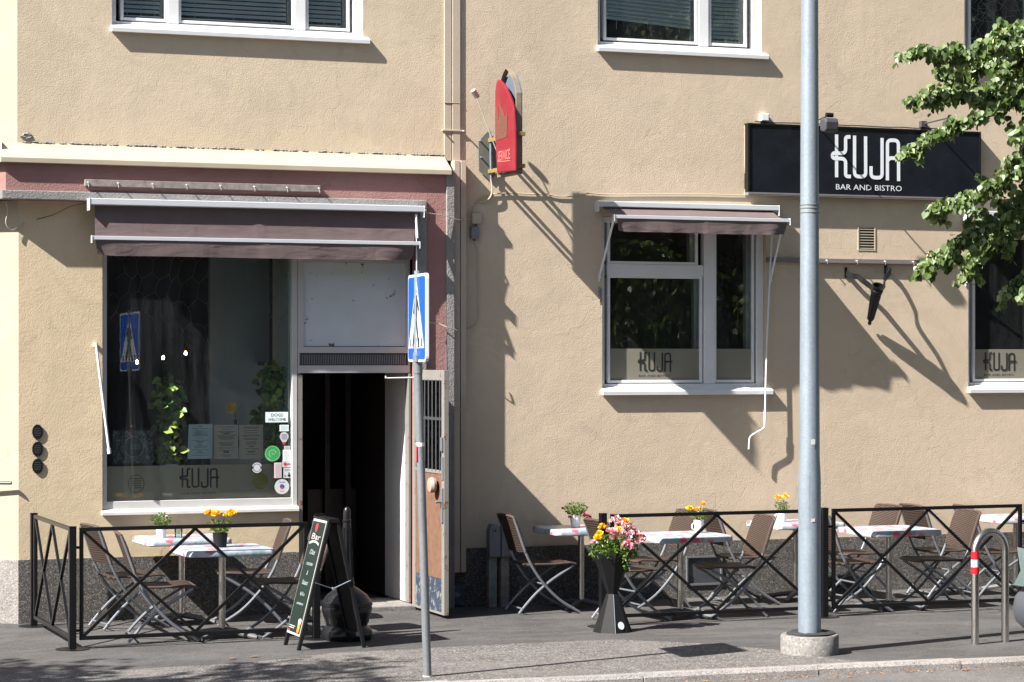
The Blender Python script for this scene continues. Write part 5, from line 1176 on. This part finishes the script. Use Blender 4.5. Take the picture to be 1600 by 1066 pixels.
m.build('flute', M['iron'], AS)

# ------------------------------------------------------------------ planter
PLp = onZ(957, 987); PLN = empty('planter', 'tall black hourglass planter with pink, white and orange flowers', 'planter', PLp, radians(8))
def facet(prof, n=8): return MB().lathe(prof, n=n, rot=pi/8)
facet([(.165, 0), (.05, .315)]).build('base', M['blackmat'], PLN); facet([(.045, .316), (.165, .64), (.165, .655), (.155, .655), (.15, .62)]).build('tub', M['black'], PLN)
m = MB(); 
for k in range(1): a = -pi/2-pi/8; u = Vector((cos(a), sin(a), 0)); m.bar(u*.168, u*.053+Vector((0, 0, .31)), .004, .004)
m.build('seam', M['galv'], PLN)
m = MB(); a = -pi/2; u = Vector((cos(a), sin(a), 0)); nn = Vector((u.x*.94, u.y*.94, .34)); c = u*.135+Vector((0, 0, .06)); tx = Vector((-u.y, u.x, 0)); ty = nn.cross(tx); 
m.prism([c+tx*.027*cos(k/20*2*pi)+ty*.033*sin(k/20*2*pi) for k in range(20)], nn*.005); st_ = m.build('sticker', M['signwhite'], PLN)
rnd = random.Random(12); b = MB(); 
for i in range(900):
    a = rnd.uniform(0, 2*pi); rr = .20*sqrt(rnd.random()); t = rnd.random(); p = Vector((rr*cos(a)+.015, rr*sin(a)*.8, .64+.16*t*(1-.5*(rr/.24)**2)-(.05 if rr > .17 else 0)*rnd.random())); d = Vector((p.x*4, p.y*4, rnd.uniform(-.5, 1)))+rv(rnd)*.7; leafadd(b, p, d, rv(rnd), rnd.uniform(.014, .034), .7)
for i in range(30): a = rnd.uniform(0, 2*pi); rr = .2*rnd.random(); b.tube([(0, 0, .62), (rr*cos(a), rr*sin(a), .8)], .002, 4)
for i in range(22): b.add([], []); leafadd(b, Vector((.02+rnd.uniform(-.02, .02), -.17, .66-.012*i*.5)), Vector((rnd.uniform(-1, 1), -1, -.6)), rv(rnd), .035, .8)
b.build('foliage', M['leaf_pot'], PLN)
FL = [(-.19, -.02, .74, 'petal_pink'), (-.14, -.06, .86, 'petal_yellow'), (-.13, 0, .80, 'petal_yellow'), (-.10, -.1, .85, 'petal_pink'), (-.07, -.12, .83, 'petal_pink'), (-.02, -.1, .86, 'petal_yellow'), (.0, -.12, .80, 'petal_pink'), (-.02, -.02, .92, 'petal_pink'), (.02, .0, .94, 'petal_pink'), (.03, -.05, .91, 'petal_pink'), (.06, -.06, .86, 'petal_pink'),
      (.09, -.03, .90, 'petal_yellow'), (.10, -.1, .82, 'petal_pink'), (.12, -.05, .85, 'petal_pink'), (.16, -.02, .82, 'petal_pink'), (.19, -.06, .80, 'petal_pink'), (.22, 0, .80, 'petal_pink'), (.24, -.03, .77, 'petal_pink'), (.21, -.08, .76, 'petal_pink'), (.05, -.13, .75, 'petal_pink'), (.02, -.14, .74, 'petal_pink'), (.06, -.15, .72, 'petal_pink'), (.16, -.12, .74, 'petal_pink'), (.18, -.1, .73, 'petal_pink'), (-.17, -.05, .80, 'petal_yellow'), (.08, .05, .88, 'petal_pink'), (.25, .02, .74, 'petal_pink'), (-.05, -.1, .79, 'petal_pink')]
for (x, y, z, mt) in FL:
    b = MB(); flowerhead(b, Vector((x*1.05+.01, y, z-.008+rnd.uniform(-.012, .018))), rnd.uniform(.026, .042) if mt != 'petal_yellow' else .034, rnd, 30); b.build('flower', M[mt], PLN)

# ------------------------------------------------------------------ two metal-capped posts by the wall
for px, lab, g in ((768, 'grey capped post with turquoise graffiti beside the downpipe', 1), (787, 'grey capped post behind the lone chair by the wall', 0)):
    y = -.16; R_ = empty('service_post', lab, 'post', (PX(px, y), y, 0), group='service posts by the wall'); w = .055
    MB().box(-w*.7, w*.7, -.04, .04, 0, .47).build('post', M['wood_rail'], R_, bevel=.004)
    MB().prism([(-w, 0, .46), (w, 0, .46), (w, 0, .70), (w*.6, 0, .76), (-w*.6, 0, .76), (-w, 0, .70)], (0, -.1, 0)).build('cap', M['galv_dark'], R_, bevel=.012)
    MB().tube([(.0, -.101, .70), (0, -.106, .70)], .008, 10).build('keyhole', M['black'], R_)
    if g:
        m = MB(); rnd = random.Random(3); P = [Vector((rnd.uniform(-.028, .028), -.0415, .44-i*.022)) for i in range(18)]
        for i in range(17):
            if i != 8: m.bar(P[i], P[i+1], .002, .009, (1, 0, 0))
        m.build('graffiti', basic('turquoise_spray', (.06, .32, .30), .7), R_)

# ------------------------------------------------------------------ crossing sign
sp = onZ(668, 1058); CS = empty('crossing_sign', 'blue and white pedestrian crossing sign on a grey pole, seen almost edge-on', 'traffic sign', sp)
lean = Vector((PX(652, sp.y)-PX(668, sp.y), 0, 0)); ztp = onY(653, 560, sp.y).z
P0 = Vector((0, 0, -.02)); P1 = lean*.98+Vector((0, 0, ztp+.02))
MB().tube([P0, P0.lerp(P1, .955)], .030, 20).build('pole', M['galv_dark'], CS, smooth=True); MB().tube([P0.lerp(P1, .945), P1], .0335, 20).build('collar', M['galv_dark'], CS, smooth=True)
m = MB(); q = P0.lerp(P1, .72); m.tube([q, q+(P1-P0)*.012], .0312, 16); m.build('tape', M['offwhite'], CS); MB().tube([P0, P0+Vector((0, 0, .03))], .035, 12).build('foot_collar', M['offwhite'], CS)
m = MB(); q = P0.lerp(P1, .70); m.box(q.x-.034, q.x-.031, q.y-.02, q.y+.012, q.z-.06, q.z+.05); m.build('sticker', M['redprint'], CS)
fL, fR_ = (640, 434, 569), (667.5, 430, 570)      # far and near edge of the plate in the photo
ang = radians(4.5); Wd = .60
u_ = Vector((sin(radians(20.9)+.0), 0, 0)); vd = (Vector((CAM.x, CAM.y, 0))-Vector((sp.x, sp.y, 0))).normalized()      # towards the camera
side = Vector((-vd.y, vd.x, 0)); side = side if side.dot(RT) > 0 else -side
a_ = math.asin(.128/Wd); ud = (vd*cos(a_)+side*sin(a_)).normalized()      # along the plate, from far-left to near-right
nrm = Vector((-ud.y, ud.x, 0)); nrm = nrm if nrm.dot(vd) > 0 else -nrm
Hh = .62; zc0 = P1.z-.045; cc = lean*.99+RT*.04
def sp3(u, v, o=0): return cc+ud*((u-.5)*Wd)+Vector((0, 0, zc0+v*Hh))+nrm*(.045+o)
def rrect(x0, x1, y0, y1, r, n=4):
    o = []
    for cx, cy, a0 in ((x1-r, y1-r, 0), (x0+r, y1-r, pi/2), (x0+r, y0+r, pi), (x1-r, y0+r, 1.5*pi)): o += arc((cx, cy), r, a0, a0+pi/2, n)
    return o
MB().prism([sp3(u, v) for u, v in rrect(0, 1, 0, 1, .06)], -nrm*.022).build('plate', M['signwhite'], CS)
MB().prism([sp3(u, v, .0015) for u, v in rrect(.035, .965, .03, .97, .045)], nrm*.001).build('blue_field', M['blue'], CS)
MB().prism([sp3(u, v, .004) for u, v in ((.07, .155), (.93, .155), (.5, .955))], nrm*.001).build('white_triangle', M['signwhite'], CS)
m = MB()
def pb(p, q, w=.03, dep=.0066):
    p, q = Vector(p), Vector(q); d = (q-p).normalized(); n2 = Vector((-d.y, d.x))*w/2; m.prism([sp3(*(p+n2), dep), sp3(*(q+n2), dep), sp3(*(q-n2), dep), sp3(*(p-n2), dep)], nrm*.001)
m.prism([sp3(.5+.035*cos(k/14*2*pi), .80+.03*sin(k/14*2*pi), .0062) for k in range(14)], nrm*.001)
m.prism([sp3(u, v, .0063) for u, v in ((.45, .76), (.56, .76), (.58, .55), (.52, .42), (.44, .45), (.43, .6))], nrm*.001)
pb((.53, .75), (.66, .58), .04, .0068); pb((.46, .75), (.36, .55), .04, .0070); pb((.47, .48), (.33, .17), .055, .0072); pb((.52, .48), (.66, .17), .055, .0074)
for i in range(5): c_ = .2+i*.15; m.prism([sp3(c_-.035, .175, .0056), sp3(c_+.02, .175, .0056), sp3(c_+.035, .27, .0056), sp3(c_-.015, .27, .0056)], nrm*.0005)
m.build('pictogram', M['letter_dark'], CS)
m = MB(); q = cc+nrm*.0; m.bar(sp3(.42, .12, -.025), sp3(.58, .12, -.025), .03, .05); m.bar(sp3(.42, .82, -.03), sp3(.58, .82, -.03), .02, .03); m.tube([P1+Vector((0, 0, -.03)), P1+Vector((0, 0, .6))], .024, 12); m.build('clamp', M['galv'], CS)
m = MB(); m.prism([sp3(.5+.09*cos(a), .04+.05*sin(a)+.03, .005) for a in [k/10*pi for k in range(11)]]+[sp3(.41, .0, .005), sp3(.59, .0, .005)], nrm*.012); m.build('bracket', M['galv'], CS)

# ------------------------------------------------------------------ lamp post
lp = onZ(1265, 1021); LP = empty('lamp_post', 'thick galvanised lamp post on a round concrete footing', 'lamp post', lp)
MB().lathe([(.222, -.01), (.222, .135), (.212, .148), (.10, .15)], n=48).build('footing', M['concrete'], LP, smooth=True)
m = MB(); rnd = random.Random(2); m.lathe([(.20, .152), (.17, .165), (.09, .16)], n=18); m.v = [(x*rnd.uniform(.8, 1.05), y*rnd.uniform(.8, 1.05), z+rnd.uniform(-.003, .01)) for x, y, z in m.v]; m.build('rubber_skirt', M['rubber'], LP)
MB().lathe([(.088, .12), (.0855, 1.35), (.0775, 1.5), (.066, 4.9), (.05, 8.6)], n=40).build('pole', M['galv'], LP, smooth=True)
va = math.atan2(-cos(TH), -sin(TH)); zh0, zh1 = onY(1255, 826, lp.y).z, onY(1255, 740, lp.y).z
m = MB(); r_ = .0875; A0 = va-1.15; A1_ = va-.12; nA = 8; n_ = nA+1
hv = []
for k in range(nA+1):
    a = A0+(A1_-A0)*k/nA
    hv += [(r_*cos(a), r_*sin(a), zh0), (r_*cos(a), r_*sin(a), zh1), ((r_-.004)*cos(a), (r_-.004)*sin(a), zh0), ((r_-.004)*cos(a), (r_-.004)*sin(a), zh1)]
hf = [(4*k, 4*k+4, 4*k+5, 4*k+1) for k in range(nA)]+[(4*k, 4*k+2, 4*k+6, 4*k+4) for k in range(nA)]+[(4*k+1, 4*k+5, 4*k+7, 4*k+3) for k in range(nA)]+[(4*nA, 4*nA+2, 4*nA+3, 4*nA+1), (0, 1, 3, 2)]
m.add(hv, hf); m.build('hatch', M['galv'], LP, smooth=True)
m = MB()
for py, k in ((321, 0), (327, 1), (333, 0)): z = onY(1262, py, lp.y).z; m.lathe([(.0745, 0), (.0755, .004), (.0745, .008)], (0, 0, z+.004*k), 28)
z = onY(1262, 415, lp.y).z; m.lathe([(.0715, 0), (.072, .003), (.0715, .006)], (0, 0, z), 28)
m.build('wire_wrap', basic('old_wire', (.16, .15, .14), .7), LP)
m = MB(); m.tube([(0, 0, 8.5), (0, -.4, 8.75), (0, -1.2, 8.85)], .035, 12); m.build('arm', M['galv'], LP, smooth=True); m = MB(); m.box(-.14, .14, -1.9, -1.15, 8.78, 8.92); m.build('lamp_head', M['galv_dark'], LP, bevel=.04)
m = MB(); a = va+.9; 
for (py, s) in ((690, .02), (812, .012)): z = onY(1262, py, lp.y).z; MB().box(-.03, .0, -.0885, -.0865, z-s, z+s).build('sticker_remains', M['offwhite'], LP)

# ------------------------------------------------------------------ hoop bollard
b0, b1 = onZ(1523.5, 1007), onZ(1570.5, 1003); bc = (b0+b1)/2; HB = empty('hoop_bollard', 'stainless steel hoop bollard with red and white bands', 'bollard', bc)
h = onY(1545, 825, bc.y).z-.03; v0 = b0-bc; v1 = b1-bc; R2 = v0.length; u = v1.normalized(); rb = .0305
P = [v0+Vector((0, 0, -.02)), v0+Vector((0, 0, h-R2))]+[u*(-R2*cos(t))+Vector((0, 0, h-R2+R2*sin(t))) for t in [k/14*pi for k in range(1, 14)]]+[v1+Vector((0, 0, h-R2)), v1+Vector((0, 0, -.02))]
MB().tube(P, rb, 20).build('hoop', M['steel'], HB, smooth=True)
zz1 = [onY(1523, y, b0.y).z for y in (862, 874.5, 886, 897)]
for i, (mt, nm) in enumerate((('redband', 'band'), ('signwhite', 'band'), ('redband', 'band'))):
    if mt == 'redband' and 'redband' not in M: M['redband'] = basic('reflective_red', (.62, .012, .02), .35, var=.05)
    MB().tube([v0+Vector((0, 0, zz1[i+1])), v0+Vector((0, 0, zz1[i]))], rb+.0012+.0003*(i % 2), 20).build(nm, M[mt], HB, smooth=True)

# ------------------------------------------------------------------ tree at the right
def crown(name, root, blobs, size, seed, mat, reject=None, o=Vector((0, 0, 0))):
    rnd = random.Random(seed); b = MB()
    for (c, r, n) in blobs:
        for i in range(n):
            d = rv(rnd)*(rnd.random()**.45); p = Vector((c[0]+d.x*r[0], c[1]+d.y*r[1], c[2]+d.z*r[2]))
            if reject and reject(p): continue
            dd = rv(rnd)*.6+Vector((0, 0, -.8)); nu = Vector((-.5, -.4, .75))+rv(rnd)*.7; leafadd(b, p-o, dd, nu, size*rnd.uniform(.6, 1.25), .9, .15)
    return b.build(name, mat, root)
TO = Vector((4.7, -4.6, 0)); TR = empty('linden_tree', 'green linden tree reaching in over the black sign from the right', 'tree', TO)
MB().tube([(0, 0, -.1), (.03, 0, 1.5), (-.02, .04, 2.6), (.02, 0, 4.0), (.0, .05, 6.0), (.05, 0, 8.0)], [.17, .14, .13, .1, .07, .03], 14).build('trunk', M['bark'], TR, smooth=True)
YT = -4.55
spines = [([(1700, 60), (1640, 40), (1600, 50), (1560, 60), (1520, 88), (1470, 80), (1428, 76)], 26, 3.3), ([(1680, 110), (1620, 110), (1580, 105), (1550, 100), (1520, 110), (1490, 118), (1465, 100)], 22, 2.6),
          ([(1700, 150), (1640, 140), (1590, 140), (1540, 150), (1500, 148), (1465, 142), (1438, 152)], 24, 3.3), ([(1720, 170), (1650, 150), (1600, 152), (1560, 165), (1520, 186), (1480, 203), (1440, 222), (1405, 243)], 15, 2.3),
          ([(1720, 230), (1660, 240), (1610, 250), (1570, 275), (1530, 300), (1490, 318), (1448, 328)], 24, 3.3), ([(1700, 250), (1640, 240), (1605, 290), (1580, 330), (1540, 350), (1500, 375), (1470, 398), (1443, 412)], 24, 3.2),
          ([(1680, 300), (1620, 320), (1580, 350), (1550, 380), (1525, 410), (1512, 428)], 22, 2.6), ([(1720, 400), (1660, 410), (1610, 425), (1585, 445), (1562, 478)], 13, 1.8), ([(1700, 60), (1640, 70), (1600, 60), (1580, 45), (1560, 60)], 28, 3.0),
          ([(1720, 130), (1650, 90), (1600, 90), (1570, 120), (1550, 160)], 26, 2.2), ([(1740, 330), (1660, 330), (1610, 320), (1590, 370)], 26, 2.2), ([(1700, 200), (1650, 190), (1610, 200), (1585, 215)], 22, 1.6), ([(1720, 120), (1650, 180), (1610, 220), (1590, 250)], 26, 1.8), ([(1720, 80), (1650, 110), (1600, 130), (1560, 130)], 28, 2.0), ([(1740, 500), (1660, 450), (1620, 440), (1600, 455)], 16, 1.0)]
b = MB(); br = MB(); bb = MB(); rnd = random.Random(21)
for si, (sp_, rad, den) in enumerate(spines):
    yo = YT+rnd.uniform(-.35, .35); P3 = [onY(x, y, yo) for x, y in sp_]; Q = smoothline(P3, 10); n = len(Q)
    start = Vector((TO.x-.05, TO.y, max(1.9, P3[0].z*.5+1.3))); br.tube([start-TO]+[q-TO for q in Q[::3]], [.035]+[.014*(1-i/len(Q[::3]))+.003 for i in range(len(Q[::3]))], 6)
    def put(p, big=1.0):
        dd = Vector((rnd.gauss(-.2, .45), rnd.gauss(-.1, .45), rnd.gauss(-.85, .3))); nu = Vector((-.5, -.6, .55))+rv(rnd)*.7
        leafadd(b, p-TO, dd, nu, rnd.uniform(.030, .072)*big, rnd.uniform(.8, 1.0), rnd.uniform(.05, .35))
        if rnd.random() < .34: leafadd(bb, p-TO+rv(rnd)*.012, Vector((rnd.gauss(0, .4), rnd.gauss(0, .4), -1)), rv(rnd), rnd.uniform(.035, .062), .2, .1)
    for i in range(int(n*den*2.2)):
        t = rnd.random()**.92; k = t*(n-1); q = Q[int(k)].lerp(Q[min(int(k)+1, n-1)], k % 1); R3 = rad/210*(1.0-.5*t)
        put(q+rv(rnd)*R3*rnd.random()**.7)
    for j in range(int(n*den*.16)):                     # side sprays
        t = rnd.random(); k = t*(n-1); q = Q[int(k)].lerp(Q[min(int(k)+1, n-1)], k % 1); d = rv(rnd); d.x -= .35; d.z = d.z*.9-.12; d = d.normalized()
        L = rad/210*rnd.uniform(.9, 2.3)*(1.1-.5*t); e = [q, q+d*L*.5, q+d*L+Vector((0, 0, -.25*L))]; br.tube([v-TO for v in e], .0025, 4, False)
        for i in range(int(9+L*85)):
            u = rnd.random()**.8; p = e[0].lerp(e[1], u*2) if u < .5 else e[1].lerp(e[2], u*2-1); put(p+rv(rnd)*.028)
outside = lambda p: (lambda v: v.dot(RT)/max(.1, v.dot(FW))*FPX+800 < 1625)(p-CAM)
b.build('foliage', M['leaf'], TR); br.build('branch', M['bark'], TR, smooth=True); bb.build('blossom', M['bract'], TR)
blobs = []
for i in range(46):
    a = rnd.uniform(0, 2*pi); zz_ = rnd.uniform(2.3, 8.4); rr = 2.7*sqrt(max(.08, 1-((zz_-5.0)/4.2)**2))*rnd.uniform(.35, 1)
    blobs.append(((TO.x+rr*cos(a), TO.y+rr*sin(a)*.85, zz_), (.8, .8, .55), 420))
for q in ((3.7, -4.9, 2.9), (4.2, -5.1, 2.3), (4.5, -5.2, 3.0), (3.9, -5.3, 3.5), (4.9, -4.9, 2.5), (5.2, -5.0, 3.2), (3.4, -5.1, 3.3)): blobs.append((q, (.5, .45, .4), 260))
crown('foliage', TR, blobs, .085, 5, M['leaf'], outside, TO)
b = MB()
for k in range(12): a = k*2.4; z = 2.2+k*.45; b.tube(smoothline([(0, 0, z), (.6*cos(a), .5*sin(a), z+.5), (1.6*cos(a), 1.3*sin(a), z+.9)], 4), [.05]*2+[.04]*3+[.02]*3+[.008], 6) if not outside(TO+Vector((1.6*cos(a), 1.3*sin(a), z+.9))) else None
b.build('limb', M['bark'], TR, smooth=True)
# street tree at the left whose crown shades the pavement
TO2 = Vector((-11.0, -5.8, 0)); T2 = empty('street_tree', 'street tree left of the photo whose crown dapples the pavement', 'tree', TO2)
MB().tube([(0, 0, -.1), (.05, 0, 1.5), (0, .05, 3.0), (.1, 0, 5.2), (0, 0, 7)], [.18, .15, .13, .08, .03], 12).build('trunk', M['bark'], T2, smooth=True)
bl = []; rnd = random.Random(33)
for i in range(60):
    a = rnd.uniform(0, 2*pi); zz_ = rnd.uniform(3.0, 7.0); rr = 2.3*sqrt(max(.08, 1-((zz_-4.8)/2.6)**2))*rnd.uniform(.3, 1); bl.append(((TO2.x+rr*cos(a), TO2.y+rr*sin(a)*.8-.2, zz_), (.75, .6, .5), 170))
crown('foliage', T2, bl, .11, 8, M['leaf'], None, TO2)

# ------------------------------------------------------------------ parked car at the right edge (on the road)
cx0 = PX(1581, -5.6); CAR = empty('parked_car', 'grey-blue parked car, only its front corner in view at the right edge', 'car', (cx0+2.12, -6.38, ZR))
def sect(x, hw, zb_, zm, zt_, tw): return [(x, -hw*.96, zb_), (x, -hw, zm), (x, -hw*.97, zt_*.9+zm*.1), (x, -tw, zt_), (x, tw, zt_), (x, hw*.97, zt_*.9+zm*.1), (x, hw, zm), (x, hw*.96, zb_)]
secs = [sect(-2.10, .62, .42, .58, .66, .5), sect(-2.06, .74, .36, .60, .74, .6), sect(-1.95, .84, .34, .64, .84, .68), sect(-1.5, .88, .26, .68, .96, .74), sect(-1.0, .89, .24, .70, 1.02, .78), sect(0, .9, .24, .70, 1.04, .8), sect(1.2, .9, .24, .72, 1.04, .8), sect(1.9, .87, .3, .7, 1.0, .74), sect(2.1, .78, .38, .62, .9, .6)]
m = MB(); n = 8
for s in secs: m.v += s
m.f = [(i*n+k, i*n+(k+1) % n, (i+1)*n+(k+1) % n, (i+1)*n+k) for i in range(len(secs)-1) for k in range(n)]+[tuple(range(n))[::-1], tuple((len(secs)-1)*n+k for k in range(n))]
m.build('body', M['carpaint'], CAR, smooth=True, bevel=.02)
m = MB(); cs = [(-.95, .78, 1.03, 1.06), (-.35, .66, 1.42, 1.46), (.9, .66, 1.46, 1.5), (1.75, .74, 1.04, 1.07)]
for x, hw, z, zt_ in cs: m.v += [(x, -.80, 1.02), (x, -hw, z), (x, hw, z), (x, .80, 1.02)]
m.f = [(i*4+k, i*4+k+1, (i+1)*4+k+1, (i+1)*4+k) for i in range(3) for k in range(3)]; m.build('cabin', M['signblack'], CAR)
for s in (1, -1):
    m = MB(); y0, y1 = s*.60, s*.86
    m.prism([(-2.12, y0, .66), (-2.10, y1-s*.06, .66), (-1.86, y1, .66), (-1.86, y1, .90), (-2.05, y1-s*.06, .93), (-2.08, y0, .93)], (-.02, 0, 0.01)); m.build('headlight', M['headglass'], CAR, bevel=.01)
    m = MB(); m.lathe([(.30, -.1), (.32, -.08), (.32, .08), (.30, .1)], n=28); K = Matrix.Rotation(pi/2, 4, 'X')
    for xw in (-1.35, 1.3):
        m = MB(); m.lathe([(.30, -.1), (.32, -.08), (.32, .08), (.30, .1)], n=28); m.v = [tuple((K @ Vector(v))+Vector((xw, s*.80, .32))) for v in m.v]; wh = m.build('wheel', M['rubber'], CAR, smooth=True)
        m = MB(); m.lathe([(.02, -.104), (.2, -.102), (.2, .102), (.02, .104)], n=20); m.v = [tuple((K @ Vector(v))+Vector((xw, s*.80, .32))) for v in m.v]; m.build('rim', M['galv'], wh, smooth=True)
m = MB(); P = smoothline([(-1.8, .82, .50), (-1.97, .79, .48), (-2.04, .62, .48), (-2.07, 0, .48), (-2.04, -.62, .48), (-1.97, -.79, .48), (-1.8, -.82, .50)], 6)
m.tube(P, .105, 10); m.v = [(x, y, .50+(z-.48)*1.45) for x, y, z in m.v]; m.build('bumper', basic('grey_bumper', (.06, .066, .076), .5), CAR, smooth=True)

# ------------------------------------------------------------------ building across the street (seen in the window panes)
BO = empty('opposite_building', 'shaded plain building across the street, seen only as a reflection in the panes', 'building', (10, -36, 0))
hs = []
for r in range(4):
    for c in range(14): hs.append((-30+c*4.4, -28.2+c*4.4, 1.2+r*3.2, 3.0+r*3.2))
g = grid_wall(-33, 33, -.2, 15, 0, .4, hs); g.v = [(-x_, -y_, z_) for x_, y_, z_ in g.v]; g.build('wall', basic('dull_brown_render', (.10, .085, .07), .9), BO)
m = MB(); m.box(-33, 33, -.5, -.42, 0, 14.8); m.build('window_glass', basic('dark_window', (.01, .012, .015), .1), BO)
